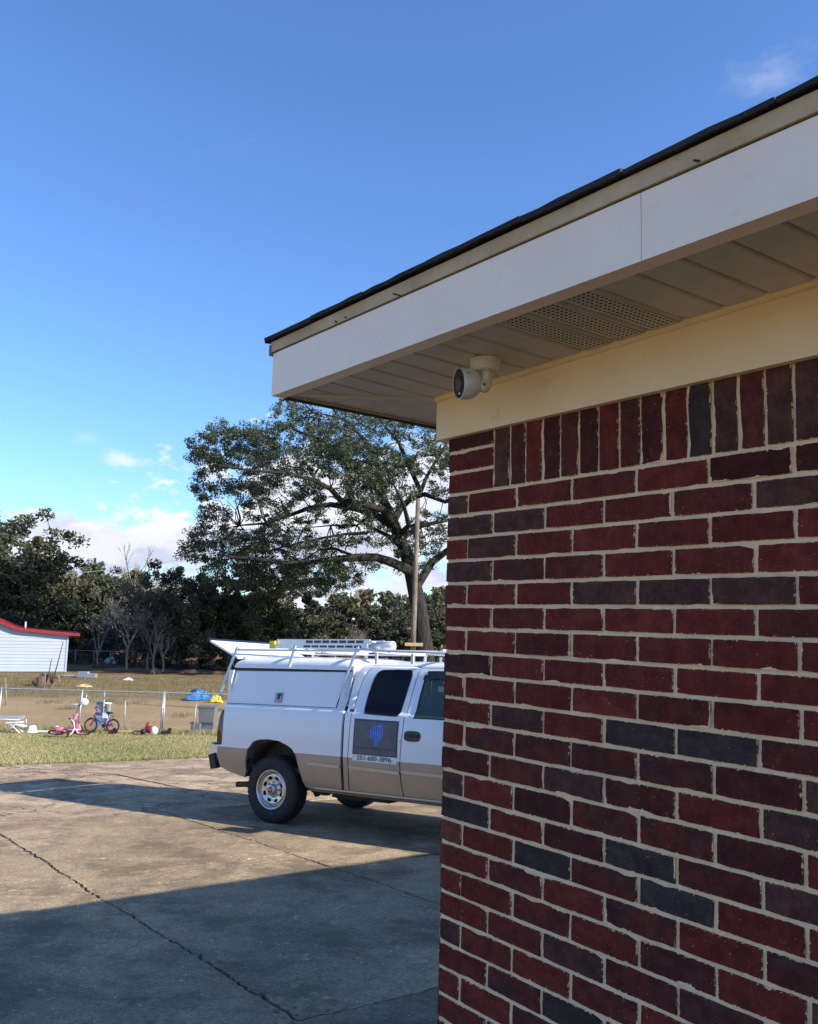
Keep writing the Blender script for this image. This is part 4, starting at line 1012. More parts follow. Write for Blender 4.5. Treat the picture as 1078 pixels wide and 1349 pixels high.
# badge on the cab corner
mb = MB(); mb.obox((1.045, .052, 1.372), (.03, 0, 0), (0, .003, 0), (0, .004, .013)); mb.build('badge', M['ink'], truck)
# ---- magnetic company sign on the rear door
def plate(name, poly, off, mat, parent, th=.003, tab=CAB):
    mb = MB(); sheet(mb, poly, (), side_fn(tab, 0, off), th, .08); return mb.build(name, mat, parent)
sg = plate('door_sign', [(1.108, .818), (1.712, .812), (1.722, 1.28), (1.118, 1.285)], -.006, M['sign_white'], rear_doors[0])
plate('sign_field', [(1.113, .890), (1.713, .886), (1.722, 1.28), (1.118, 1.285)], -.0085, M['sign_dark'], sg)
plate('sign_panel', [(1.135, .975), (1.700, .972), (1.705, 1.260), (1.135, 1.262)], -.0110, M['sign_mid'], sg)
plate('sign_panel', [(1.125, .900), (1.708, .897), (1.708, .958), (1.125, .960)], -.0110, M['sign_mid'], sg)
# blue emblem: pairs of upright bars with curved shoulders
mb = MB()
def bar(x0, x1, z0, z1): sheet(mb, [(x0, z0), (x1, z0), (x1, z1), (x0, z1)], (), side_fn(CAB, 0, -.0135), .003, .06)
cx = 1.435
for (dx, z0, z1) in ((-.075, 1.085, 1.185), (-.045, 1.06, 1.215), (-.012, 1.015, 1.235), (.018, 1.0, 1.225), (.050, 1.055, 1.235), (.080, 1.08, 1.20)): bar(cx+dx-.008, cx+dx+.008, z0, z1)
bar(cx-.045, cx-.012, 1.125, 1.142); bar(cx+.018, cx+.08, 1.205, 1.222); bar(cx+.018, cx+.05, 1.105, 1.12); bar(cx-.02, cx+.03, 1.0, 1.014)
mb.build('sign_emblem', M['sign_blue'], sg)
def side_text(txt, x, z, size, off, mat, parent, name, sx=1.0):
    cu = bpy.data.curves.new(name, 'FONT'); cu.body = txt; cu.size = size; cu.align_x = 'CENTER'; cu.align_y = 'CENTER'; cu.resolution_u = 4
    tmp = bpy.data.objects.new('tmp', cu); COL.objects.link(tmp); bpy.context.view_layer.update()
    me = bpy.data.meshes.new_from_object(tmp.evaluated_get(bpy.context.evaluated_depsgraph_get())); bpy.data.objects.remove(tmp)
    for v in me.vertices:
        X, Z = x+v.co.x*sx, z+v.co.y; v.co = (X, interp(CAB, Z)+off, Z)
    me.materials.clear(); me.materials.append(mat); return link(name, me, parent)
side_text('251-680-3896', 1.410,   .8525, .074, -.0125, M['ink'], sg, 'phone_number', 1.12)

# things lying on the rack
lad = empty('extension_ladder', matrix=TM @ Matrix.Translation((.16, .40, 2.086)) @ Matrix.Rotation(0, 4, 'Z'))
tag(lad, 'silver extension ladder with yellow end caps lying on the truck rack', 'ladder')
for y in (0, .40, .045, .355):
    z0 = 0 if y in (0, .40) else .060
    mb = MB(); mb.box(-.62, .84, y-.012, y+.012, z0, z0+.062); mb.build('rail', M['alu'], lad)
for k in range(5): MB().tube([(-.45+.3*k, 0, .031), (-.45+.3*k, .40, .031)], .015, 8).build('rung', M['alu'], lad)
for k in range(5): MB().tube([(-.35+.3*k, .045, .092), (-.35+.3*k, .355, .092)], .015, 8).build('rung', M['alu'], lad)
for y in (0, .40): mb = MB(); mb.box(-.70, -.615, y-.018, y+.018, -.002, .098); mb.build('end_cap', M['yellow'], lad)
mb = MB()
for k in range(7):
    mb.box(-.14+.13*k, -.03+.13*k, -.0135, -.0125, .016, .044); mb.box(-.14+.13*k, -.03+.13*k, .0315, .0325, .074, .108)
mb.build('rung_gap_dark', M['ink'], lad)  # dark plates on the rails, standing in for shaded gaps between rungs
tb = empty('conduit_carrier', matrix=TM @ Matrix.Translation((.95, .86, 2.145)))
tag(tb, 'white pipe carrier tube strapped to the truck rack ahead of the ladder', 'pipe')
MB().lathe([(.052, -.28), (.060, -.28), (.060, .12), (.054, .13), (.054, .10), (0, .10)], 20, Matrix.Rotation(R(90), 4, 'Y')).build('tube', M['whitep'], tb)
MB().lathe([(.058, -.285), (0, -.285)], 20, Matrix.Rotation(R(90), 4, 'Y')).build('end_plug', M['ink'], tb)
tb2 = empty('conduit_carrier', matrix=TM @ Matrix.Translation((1.10, .55, 2.135)))
tag(tb2, 'short clear grey tube at the front end of the truck ladder, over the cab', 'pipe')
MB().lathe([(.045, -.20), (.050, -.20), (.050, .17), (.0, .17)], 20, Matrix.Rotation(R(90), 4, 'Y')).build('tube', M['alu'], tb2)
MB().lathe([(.030, .172), (0, .175)], 16, Matrix.Rotation(R(90), 4, 'Y')).build('end_plug', M['whitep'], tb2)

# ------------------------------------------------------------------ trees
def leaf_quads(centres, radii, n_per, size, seed=0, flat=.8, droop=0):
    g = np.random.default_rng(seed); centres = np.asarray(centres, float); K = len(centres)
    idx = np.repeat(np.arange(K), n_per); n = len(idx)
    d = g.normal(size=(n, 3)); d /= np.linalg.norm(d, axis=1)[:, None]
    r = g.random(n)**.45
    P = centres[idx] + d*(np.asarray(radii)[idx]*r)[:, None]*np.array([1, 1, flat])
    a = g.normal(size=(n, 3)); a /= np.linalg.norm(a, axis=1)[:, None]
    b = np.cross(a, g.normal(size=(n, 3))); b /= np.linalg.norm(b, axis=1)[:, None]
    s_ = size*g.uniform(.55, 1.35, n)[:, None]; a = a*s_; b = b*s_*.55
    V = np.stack([P-a, P+b*.9-a*.1, P+a, P-b*.9+a*.1], 1)
    base = g.random(K)[idx]; tint = np.clip(base*.55+.45*g.random(n), 0, 1)
    return V, tint
def bend_path(p0, p1, n=6, wob=.08, sag=0, seed=None):
    r_ = random.Random(seed); p0 = Vector(p0); p1 = Vector(p1); Ld = (p1-p0).length; res = []
    o = Vector((0, 0, 0))
    for i in range(n+1):
        t_ = i/n
        if 0 < i < n: o = o*.6 + Vector((r_.gauss(0, 1), r_.gauss(0, 1), r_.gauss(0, .8)))*wob*Ld*.5
        elif i == n: o = Vector((0, 0, 0))
        res.append(p0.lerp(p1, t_)+o+Vector((0, 0, sag*Ld*math.sin(math.pi*t_))))
    return res
def make_tree(name, h, spread, seed, leaf, kind='broad', leafsize=.17, per=105, base=.22, dens=1.0, barkm=None):
    r_ = random.Random(seed); root = empty(name)
    mb = MB(); tips = []; cc = []; rr = []
    th = h*(.55 if kind == 'broad' else .93); lean = Vector((r_.uniform(-.06, .06)*h, r_.uniform(-.06, .06)*h, 0))
    tp = bend_path((0, 0, -.2), Vector((0, 0, th))+lean, 7, .03, 0, seed); tr = .022*h+.06
    mb.tube(tp, [tr*(1-.62*i/7)*(1.35 if i == 0 else 1) for i in range(8)], 8)
    nl = int((11 if kind == 'broad' else 20)*dens)
    for k in range(nl):
        t_ = (base+.75*(k+.5)/nl) if kind == 'broad' else (base+.74*(k/nl))
        t_ = min(.98, t_); st = tp[int(t_*7)].lerp(tp[min(7, int(t_*7)+1)], t_*7-int(t_*7))
        a = k*2.4+r_.uniform(-.5, .5)
        if kind == 'broad':
            reach = spread*(.55+.45*math.sin(math.pi*min(1, (t_-.1)/1.0)))*r_.uniform(.7, 1.1); rise = h*(.10+.33*t_)*r_.uniform(.6, 1.15)
        else:
            reach = spread*(1.05-t_)*r_.uniform(.75, 1.1)+.3; rise = h*.05*r_.uniform(-.6, 1.2)
        en = st+Vector((math.cos(a)*reach, math.sin(a)*reach, rise)); en.z = min(en.z, h*.97)
        pt = bend_path(st, en, 5, .10, .05, seed*31+k); mb.tube(pt, [tr*.42*(1-.8*i/5) for i in range(6)], 5, False)
        for j in range(2, 6):
            q = pt[j]
            for _ in range(3 if kind == 'broad' else 2):
                sp = (.16*h if kind == 'broad' else .07*h)*(.5+.1*j)
                c = q+Vector((r_.gauss(0, 1)*sp*.55, r_.gauss(0, 1)*sp*.55, r_.gauss(.1, 1)*sp*.42))
                if c.z < h*base*.55: c.z = h*base*.55+r_.random()*.4
                if c.z > h: c.z = h-r_.random()*.4
                cc.append(c); rr.append(r_.uniform(.28, .85)*(h/9)*(1 if kind == 'broad' else .75))
                if r_.random() < .5: mb.tube([q, c], [tr*.1, tr*.05], 3, False)
    mb.build('trunk', barkm or M['bark'], root)
    V, tint = leaf_quads([tuple(c) for c in cc], rr, per, leafsize, seed)
    fast_quads('crown', V, leaf, root, tint)
    return root
def bare_tree(name, h, seed, mat, spread=.5, depth=5):
    r_ = random.Random(seed); root = empty(name); mb = MB(); tw = MB()
    def grow(p, d, ln, rad, lv):
        q = p+d*ln; mid = p.lerp(q, .5)+Vector((r_.gauss(0, 1), r_.gauss(0, 1), 0))*ln*.05
        (mb if lv < 2 else tw).tube([p, mid, q], [rad, rad*.85, rad*.68], 5 if lv < 2 else 3, False)
        if lv >= depth: return
        for k in range(r_.choice((2, 3, 3)) if lv else 4):
            a = r_.uniform(0, 2*math.pi); tilt = r_.uniform(.2, .75)*(spread+.5)
            u = d.orthogonal().normalized(); w_ = d.cross(u); nd = (d*math.cos(tilt)+(u*math.cos(a)+w_*math.sin(a))*math.sin(tilt)); nd.z += .18; nd.normalize()
            grow(q if k < 2 else mid.lerp(q, r_.random()), nd, ln*r_.uniform(.58, .82), rad*.62, lv+1)
    grow(Vector((0, 0, -.1)), Vector((0, 0, 1)), h*.27, .012*h+.03, 0)
    mb.build('trunk', mat, root); tw.build('twigs', mat, root)['kind'] = 'stuff'; return root
def place(o, x, y, sc=1, rz=0, z=None):
    o.location = (x, y, gz(x, y)-.05 if z is None else z); o.scale = (sc,)*3 if not isinstance(sc, tuple) else sc; o.rotation_euler = (0, 0, rz); return o

# -- the big live oak beyond the truck: limbs follow the photograph's tree, crown built round them
OY = 53.0
zo = lambda a, b: (230+a*.3432, 500+b*.3432)
def op(a, b, dy=0): return at(*zo(a, b), OY+dy)
base_p = op(960, 1130); base_p.z = gz(base_p.x, OY)-.1
oak = empty('live_oak', (base_p.x, OY, gz(0, OY))); tag(oak, 'large spreading live oak with dark crooked limbs, behind the truck and wooden pole', 'tree', 'trees beyond the yard')
mb = MB(); inv = Vector(oak.location)
def limb(pts, r0, r1, n=8):
    P = [op(a, b, dy)-inv for a, b, dy in pts]; mb.tube(P, [r0+(r1-r0)*i/(len(P)-1) for i in range(len(P))], n, False); return [p for p in P]
P0 = [base_p-inv] + [op(a, b, dy)-inv for a, b, dy in ((955, 1030, 0), (945, 940, 0), (935, 860, .1), (920, 790, .2), (905, 720, .2), (888, 660, .3), (865, 610, .3), (845, 560, .2), (825, 505, 0), (800, 460, -.2))]
mb.tube(P0, [.76, .60, .52, .48, .45, .42, .39, .36, .32, .28, .24], 12, False)
limbs = []
def L_(pts, r0, r1): limbs.append(limb(pts, r0, r1))
L_([(915, 745, 0), (880, 722, -.8), (830, 700, -1.6), (775, 683, -2.2), (700, 682, -2.6), (620, 690, -3), (530, 702, -3.2), (430, 706, -3.6), (320, 690, -4), (210, 680, -4.4)], .34, .07)
L_([(865, 600, 0), (820, 550, .8), (760, 512, 1.5), (690, 494, 2), (600, 480, 2.4), (520, 492, 2.6), (440, 522, 3), (350, 552, 3.4), (250, 560, 3.8)], .30, .05)
L_([(845, 560, 0), (800, 500, -1), (730, 480, -2), (640, 466, -3), (600, 420, -3.6), (530, 385, -4.2), (430, 360, -5), (300, 350, -5.5), (170, 330, -6)], .26, .05)
L_([(800, 460, -.2), (765, 400, .6), (700, 335, 1.4), (630, 270, 2), (540, 225, 2.8), (430, 180, 3.4), (330, 200, 4)], .22, .04)
L_([(800, 460, -.2), (790, 380, -.6), (770, 300, -1), (720, 220, -1.4), (650, 150, -2), (560, 130, -2.6)], .2, .04)
L_([(840, 545, 0), (870, 490, 1), (905, 460, 1.4), (945, 430, 1.8), (970, 370, 2.2), (1010, 300, 2.6), (1060, 220, 3)], .24, .05)
L_([(905, 460, 1.4), (960, 440, .6), (1040, 470, 0), (1130, 440, -1), (1230, 420, -2)], .18, .05)
L_([(945, 430, 1.8), (900, 330, 1), (860, 240, .4), (800, 170, 0), (760, 120, -.4)], .16, .04)
L_([(740, 590, -1), (660, 592, -1.6), (590, 604, -2), (500, 622, -2.4), (430, 640, -2.8), (350, 660, -3)], .10, .03)
L_([(700, 682, -2.6), (620, 650, -2), (560, 652, -1.6), (480, 700, -1.2)], .10, .03)
L_([(780, 500, 1.4), (700, 560, 2.4), (600, 560, 3.2), (500, 570, 4)], .09, .03)
L_([(925, 800, .2), (990, 700, .8), (1070, 640, 1.4), (1180, 600, 2), (1320, 590, 3)], .3, .06)
L_([(870, 610, 0), (950, 560, 2.5), (1050, 540, 4.5), (1180, 500, 6)], .2, .05)
L_([(880, 650, 0), (820, 600, 3), (740, 560, 5.5), (650, 520, 7.5)], .2, .05)
L_([(860, 600, 0), (900, 560, -3), (880, 480, -5.5), (840, 400, -7)], .2, .05)
blobs = [(840,660,30),(900,640,26),(870,720,22),(960,720,26),(1000,680,30),(780,720,26),(850,620,24),(930,600,26),(300,450,60),(400,520,50),(480,560,44),(350,620,56),(440,640,50),(560,640,44),(620,700,50),(500,740,60),(400,780,60),(300,690,60),(620,620,34),(540,500,34),(640,500,26),(860,480,34),(900,430,34),(820,560,30),(760,430,50),(700,470,34),(930,560,30),(940,330,44),(720,620,30),(330,400,50),(480,440,40),(560,430,40),(660,440,36),(340,280,60),(560,300,60),(660,270,60),(800,420,40),(830,300,50),(760,360,50),(680,350,60),(200,300,60),(180,420,40),(120,520,40),(130,470,34),(320,640,40),(240,610,40),(420,600,34),(420,690,44),(520,660,34),(460,760,50),(350,760,56),(250,760,60),(150,740,50),(600,790,56),(690,760,40),(110,250,60),(175,200,55),(140,330,60),(115,405,48),(250,240,66),(300,190,42),(350,225,66),(420,150,48),(425,105,36),(500,150,58),(520,250,88),(620,225,78),(640,150,52),(720,200,66),(720,300,70),(400,310,62),(300,320,60),(240,395,48),(410,395,52),(520,370,66),(620,330,66),(700,400,52),(800,370,50),(780,290,56),(850,370,38),(880,310,48),(950,250,48),(870,200,48),(1000,330,48),(1020,250,58),(1000,420,38),(775,470,40),(760,550,46),(690,545,30),(470,455,28),(350,450,34),(180,520,36),(190,590,42),(100,600,52),(60,660,52),(150,660,56),(230,660,46),(310,600,34),(300,530,30),(380,560,28),(520,600,26),(590,710,44),(560,760,46),(650,740,36),(470,720,40),(690,630,26),(790,630,26),(1000,600,44),(960,650,28),(1030,540,28),(980,510,24),(80,300,36),(640,560,26),(700,700,26),(560,540,24),(430,480,22),(740,700,20),(800,180,40),(780,130,34),(900,150,40),(1080,350,60),(1100,450,50),(1150,260,60),(1180,360,70),(1250,300,60),(1250,430,60),(1120,560,50),(1250,560,60),(1350,400,60),(1320,520,60),(1100,180,50),(1000,160,50),(1200,660,40),(360,690,34),(280,720,30),(860,440,20),(560,460,20)]
cc, rr = [], []; ro = random.Random(5)
allp = [p for lb in limbs for p in lb]
for (a, b, rad) in blobs:
    cx = 700; edge = min(1, math.hypot((a-cx)/640, (b-420)/420)); dmax = 5.8*math.sqrt(max(.06, 1-edge**2))
    k = max(4, int((rad/13)**2*1.3))
    for _ in range(k):
        q = ro.random()**.5*rad; an = ro.uniform(0, 2*math.pi)
        p = op(a+q*math.cos(an), b+q*math.sin(an)*.85, ro.uniform(-dmax, dmax))-inv
        cc.append(tuple(p)); rr.append(ro.uniform(.20, .58))
        if ro.random() < .16:
            n_ = min(allp, key=lambda w_: (w_-p).length)
            if (n_-p).length < 4.5:
                ln_ = (n_-p).length; mb.tube([n_] + [n_.lerp(p, f_)+Vector((ro.gauss(0, .13), ro.gauss(0, .13), ro.gauss(.05, .10)))*ln_*.6 for f_ in (.25, .5, .75)] + [p], [.042, .034, .026, .018, .010], 4, False)
mb.build('trunk', M['bark'], oak)
V, tint = leaf_quads(cc, rr, 76, .072, 3, .7); fast_quads('crown', V, M['leaf_oak'], oak, tint)

# -- tree belt behind the field
protos = [make_tree('evergreen_tree', 10, 4.2, 11, M['leaf_dark']), make_tree('evergreen_tree', 9, 4.6, 12, M['leaf_dark'], base=.12), make_tree('olive_tree', 9, 4.0, 13, M['leaf_olive'], base=.15, per=80),
          make_tree('evergreen_tree', 10, 3.6, 14, M['leaf_dark'], leafsize=.15), make_tree('pine_tree', 11, 2.6, 15, M['leaf_pine'], 'pine', .14, 80, .2), make_tree('olive_tree', 8, 3.8, 16, M['leaf_olive'], base=.1, per=60)]
kinds = ['dense dark evergreen', 'low branched dark evergreen', 'olive brown winter', 'small leaved dark evergreen', 'narrow pine', 'thin olive']
belt = [  # px, photo skyline y, depth Y, prototype
    (-70, 650, 74, 0), (-20, 655, 66, 3), (8, 640, 60, 3), (30, 668, 63, 2), (40, 704, 70, 0), (78, 706, 74, 3), (104, 712, 68, 1), (126, 702, 80, 4), (150, 722, 72, 2), (175, 730, 76, 5), (198, 736, 70, 2), (222, 728, 64, 3),
    (246, 715, 58, 0), (276, 705, 60, 1), (306, 712, 62, 3), (338, 720, 60, 0), (372, 728, 66, 2), (402, 730, 62, 1), (436, 755, 72, 5), (470, 792, 78, 4), (496, 757, 66, 1), (530, 775, 62, 3), (566, 760, 60, 0), (600, 745, 64, 2), (640, 735, 66, 0), (690, 720, 70, 3), (750, 730, 68, 1), (820, 700, 66, 0), (900, 720, 70, 2), (-130, 670, 70, 1), (-200, 660, 72, 0)]
used = [False]*6; seen = {}
places = ['left edge of the wood, past the picture edge', 'behind the far left of the white shed', 'tallest, rising over the red roofed shed at the left edge', 'just right of the tallest one over the red roofed shed', 'behind the middle of the red roofed shed', 'above the right end of the red roof', 'right of the red roofed shed end', 'thin top poking above the wood right of the shed', 'left of the brown bare patch in the wood',
          'behind the tall brown bare trunks, mid wood edge', 'second from the dark tree group left of the oak', 'at the left foot of the dark group by the oak', 'front of the dark group left of the oak', 'under the left tips of the oak limbs', 'under the lowest left oak limb', 'above the rear hatch of the truck', 'above the ladder end on the truck',
          'above the middle of the truck rack', 'left of the grey bare tree', 'behind the grey bare tree', 'round dark one between grey bare tree and pole', 'just left of the wooden pole', 'right behind the oak trunk', 'behind the brick corner', 'further behind the brick wall', 'hidden well behind the house', 'behind the house roof', 'far right behind the house', 'last on the right behind the house', 'far left outside the wood edge', 'outermost on the left']
for i, (px, sy, Yd, k) in enumerate(belt):
    o = protos[k] if not used[k] else copy_tree(protos[k]); used[k] = True
    x = (px-539)/1163*Yd; hz = 807+.0268*(px-0)
    h = (hz-sy)/1163*Yd*1.01+1.6; h0 = (10, 9, 9, 10, 11, 8)[k]; sc = h/h0
    place(o, x, Yd, (sc*random.uniform(.92, 1.15), sc*random.uniform(.92, 1.15), sc), random.uniform(0, 6.28))
    tag(o, kinds[k]+' tree '+places[i], 'tree', 'trees beyond the yard')
# second row closes the gaps low down
wood_c, wood_r = [], []
rw = random.Random(9)
for _ in range(1500):
    Yd = rw.uniform(84, 104); px = rw.uniform(-500, 1100); x = (px-539)/1163*Yd
    top = 5.4+1.6*math.sin(px*.013)+1.0*math.sin(px*.041+1); wood_c.append((x, Yd, gz(0, Yd)+rw.random()**.8*top)); wood_r.append(rw.uniform(.7, 1.4))
V, tint = leaf_quads(wood_c, wood_r, 46, .42, 8); o = fast_quads('woodland', V, M['leaf_olive'], None, tint)
tag(o, 'dark wood running behind the nearer trees along the far edge of the field', 'woodland', kind='stuff')
# brushy edge under the trees
bc, br = [], []
for _ in range(900):
    px = rw.uniform(-300, 800); Yd = rw.uniform(57.5, 63) if px < 60 or px > 175 else rw.uniform(62, 68); x = (px-539)/1163*Yd
    hmax = 1.1+.9*math.sin(px*.03)**2+(.9 if 185 < px < 300 else 0); bc.append((x, Yd, gz(0, Yd)+rw.random()*hmax)); br.append(rw.uniform(.25, .6))
V, tint = leaf_quads(bc, br, 40, .13, 4); o = fast_quads('brush', V, M['leaf_dry'], None, tint)
tag(o, 'dry brown brush along the foot of the trees', 'brush', kind='stuff')
# bare trees
bt = [(190, 745, 62, 21, 'pale grey trunk and twigs, standing left of the dark trees by the oak'), (205, 765, 58, 22, 'smaller and forked, in the brush left of the truck'), (163, 752, 66, 23, 'brown and twiggy, in the middle of the wood edge'), (468, 800, 56, 24, 'grey and fan shaped, above the front of the ladder'), (478, 792, 58, 25, 'grey and tall, between the ladder and the wooden pole'),
      (178, 758, 57, 31, 'tall brown twiggy, left of the forked one in the brush'), (213, 770, 56.5, 32, 'slender and brown, just left of the dark trees by the oak'), (140, 768, 58.5, 33, 'slender, in front of the wood between shed and brown trees'), (450, 806, 57, 34, 'slim grey, left of the two above the ladder'),
      (225, 790, 56, 26, 'low and spreading, above the brush left of the truck'), (190, 696, 72, 27, 'thin bare top standing over the wood skyline')]
for px, sy, Yd, sd, lb in bt:
    h = (807+.0268*px-sy)/1163*Yd+1.6
    h *= 1.32
    o = bare_tree('bare_tree', h, sd, M['bark_grey'], .5, 6 if sd in (24, 25, 21) else 5); place(o, (px-539)/1163*Yd, Yd, 1, random.uniform(0, 6)); tag(o, 'bare tree '+lb, 'tree', 'bare trees at the wood edge')

# ------------------------------------------------------------------ pole and wire
pt = at(551, 657, 31); pb = at(544, 858, 31); pb2 = pt + (pb-pt)*((gz(0, 31)-pt.z)/(pb.z-pt.z))
pl = empty('utility_pole', (pb2.x, 31, gz(0, 31))); tag(pl, 'slim leaning wooden pole with a short crosspiece, standing in front of the oak', 'pole')
o_ = Vector(pl.location)
MB().tube([pb2-o_-Vector((0, 0, .3)), pt-o_], [.105, .075], 12).build('post', M['pole'], pl)
c = at(545.5, 849, 30.84)-o_; mb = MB(); mb.obox(c, (.31, 0, .0), (0, .03, 0), (0, 0, .055)); mb.build('crosspiece', M['tan_wood'], pl)
p1 = at(-30, 767, 62); p2 = at(330, 722, 70); mid = (p1+p2)/2-Vector((0, 0, .35))
tag(MB().tube([p1+(p1-p2)*.6+Vector((0, 0, .6)), p1, mid, p2, p2+(p2-p1)*.8+Vector((0, 0, .6))], .022, 5).build('power_line', M['galv']), 'thin pale cable strung across the front of the dark wood', 'cable')

# ------------------------------------------------------------------ shed with red roof
SY = 52.4; G0 = gz(0, SY)
pc = at(88.5, 860, SY); TH = R(21.5)
sh = empty('shed', (pc.x, SY, G0), TH); tag(sh, 'white lap sided shed with a red metal roof at the left edge', 'shed')
def shed_px(x):                                           # photograph column of a point on the front wall
    X = pc.x+x*math.cos(TH); Yw = SY+x*math.sin(TH); return 539+1163*(X/Yw)/(.9922), Yw
def roof_z(x):                                            # low gable line falling to the right with its kink
    pxx, Yw = shed_px(x); pxx = max(-60, pxx)
    return at(pxx, interp([(-60, 800), (0, 817), (22, 826), (32, 829), (103, 836)], pxx), Yw).z - G0
xl = -7.5; mb = MB()
for i in range(22):
    z0 = .05+i*.19; z1 = z0+.19; x1 = 0.0
    while x1 > xl and roof_z(x1) < z1+.04: x1 -= .1
    if x1 <= xl+.1: break
    mb.add([(xl, -.030, z0), (x1, -.030, z0), (x1, -.006, z1), (xl, -.006, z1), (xl, -.006, z0), (x1, -.006, z0)], [(0, 1, 2, 3), (0, 4, 5, 1)])
sd_ = mb.build('siding', M['siding'], sh); sd_['kind'] = 'stuff'
mb = MB(); xsS = np.linspace(xl, 0, 20)
for y in (0, 7): mb.grid([[(x, y, 0), (x, y, roof_z(x)-.02)] for x in xsS])
for x in (0, xl): mb.grid([[(x, y, 0), (x, y, roof_z(x)-.02)] for y in (0, 7)])
mb.build('wall', M['siding'], sh)
mb = MB(); mb.box(-.07, .03, -.05, .03, 0, roof_z(0)-.03); mb.build('corner_board', M['siding'], sh)
xsR = list(np.linspace(xl-.3, .62, 26)); mb = MB(); up, dn = [], []
for y in (-.32, 7.3):
    up.append([(x, y, roof_z(x)+.06) for x in xsR]); dn.append([(x, y, roof_z(x)-.09) for x in xsR])
mb.grid(up); mb.grid(dn); mb.grid([up[0], dn[0]]); mb.grid([up[1], dn[1]]); mb.add([up[0][-1], dn[0][-1], dn[1][-1], up[1][-1]], [(0, 1, 2, 3)]); mb.build('roof', M['red_roof'], sh)
MB().tube([(-2.4, 1.2, roof_z(-2.4)-.2), (-2.4, 1.2, roof_z(-2.4)+.45)], .06, 8).build('vent_pipe', M['galv'], sh)

# ------------------------------------------------------------------ chain link fences
def chain_fence(name, label, A, B, posts, hgt, wire=.0011, pitch=.075, group=None):
    f = empty(name); tag(f, label, 'fence', group); A = Vector(A); B = Vector(B)
    P = [A.lerp(B, i/24) for i in range(25)]; P = [Vector((p.x, p.y, gz(p.x, p.y))) for p in P]
    MB().tube([p+Vector((0, 0, hgt)) for p in P], .021, 8).build('top_rail', M['galv'], f)
    for t_, ln in posts:
        p = A.lerp(B, t_); p.z = gz(p.x, p.y); q = p+Vector((ln, 0, hgt+.03)); MB().tube([p-Vector((0, 0, .1)), q], .027, 8).build('post', M['galv'], f)
    d = B-A; Ld = d.length; d.normalize(); mb = MB(); n = int(Ld/pitch)
    for s_ in (1, -1):
        for k in range(-int(hgt/pitch), n+int(hgt/pitch)):
            a0 = k*pitch; pts = []
            for j in range(2):
                s2 = a0+(s_*hgt*j if s_ > 0 else -hgt*j+0); p = A+d*min(max(s2, 0), Ld); pts.append(Vector((p.x, p.y+.006*s_, gz(p.x, p.y)+hgt*j)))
            if 0 <= a0 <= Ld and 0 <= a0+s_*hgt <= Ld: mb.tube(pts, wire, 3, False)
    w = mb.build('mesh', M['galv'], f); w['kind'] = 'stuff'; return f
FY = 25.8
X_ = lambda px, Y: (px-539)/1163*Y*.9922+.0
def fpos(px): 
    A_ = at(-160, 903, FY).x; B_ = at(700, 925, FY).x; return (at(px, 935, FY).x-A_)/(B_-A_)
fA = at(-160, 903, FY); fB = at(700, 925, FY)
chain_fence('chain_link_fence', 'near galvanised chain link fence across the yard behind the bicycles', (fA.x, FY, 0), (fB.x, FY, 0), [(fpos(q), l) for q, l in ((-110, 0), (-2, .04), (104.5, .05), (213.5, .02), (216.5, -.02), (322, 0), (430, 0), (540, 0), (650, 0))], 1.13)
F2 = 60.5; a2 = at(70, 855, F2); b2 = at(330, 870, F2)
def far_f():
    return chain_fence('chain_link_fence', 'distant pale wire fence at the foot of the wood, right of the shed', (at(60, 870, F2).x, F2, 0), (at(420, 880, F2).x, F2, 0), [((px-60)/360, 0) for px in (74, 99, 123, 145, 165, 190, 230, 262, 300, 350, 400)], .95, .002, .2)
far_f()
for px, hh, lean_, lb in ((145, 1.15, 0, 'thin pale stake at the fence behind the blue bicycle'), (174, .95, -.04, 'short thin stake at the fence right of the blue bicycle'), (263, .9, .05, 'thin stake at the fence left of the grey bin')):
    p = on_ground(px, FY+.15); tag(MB().tube([p-Vector((0, 0, .1)), p+Vector((lean_, 0, hh))], .018, 6).build('stake', M['galv']), lb, 'stake', 'stakes along the near fence')

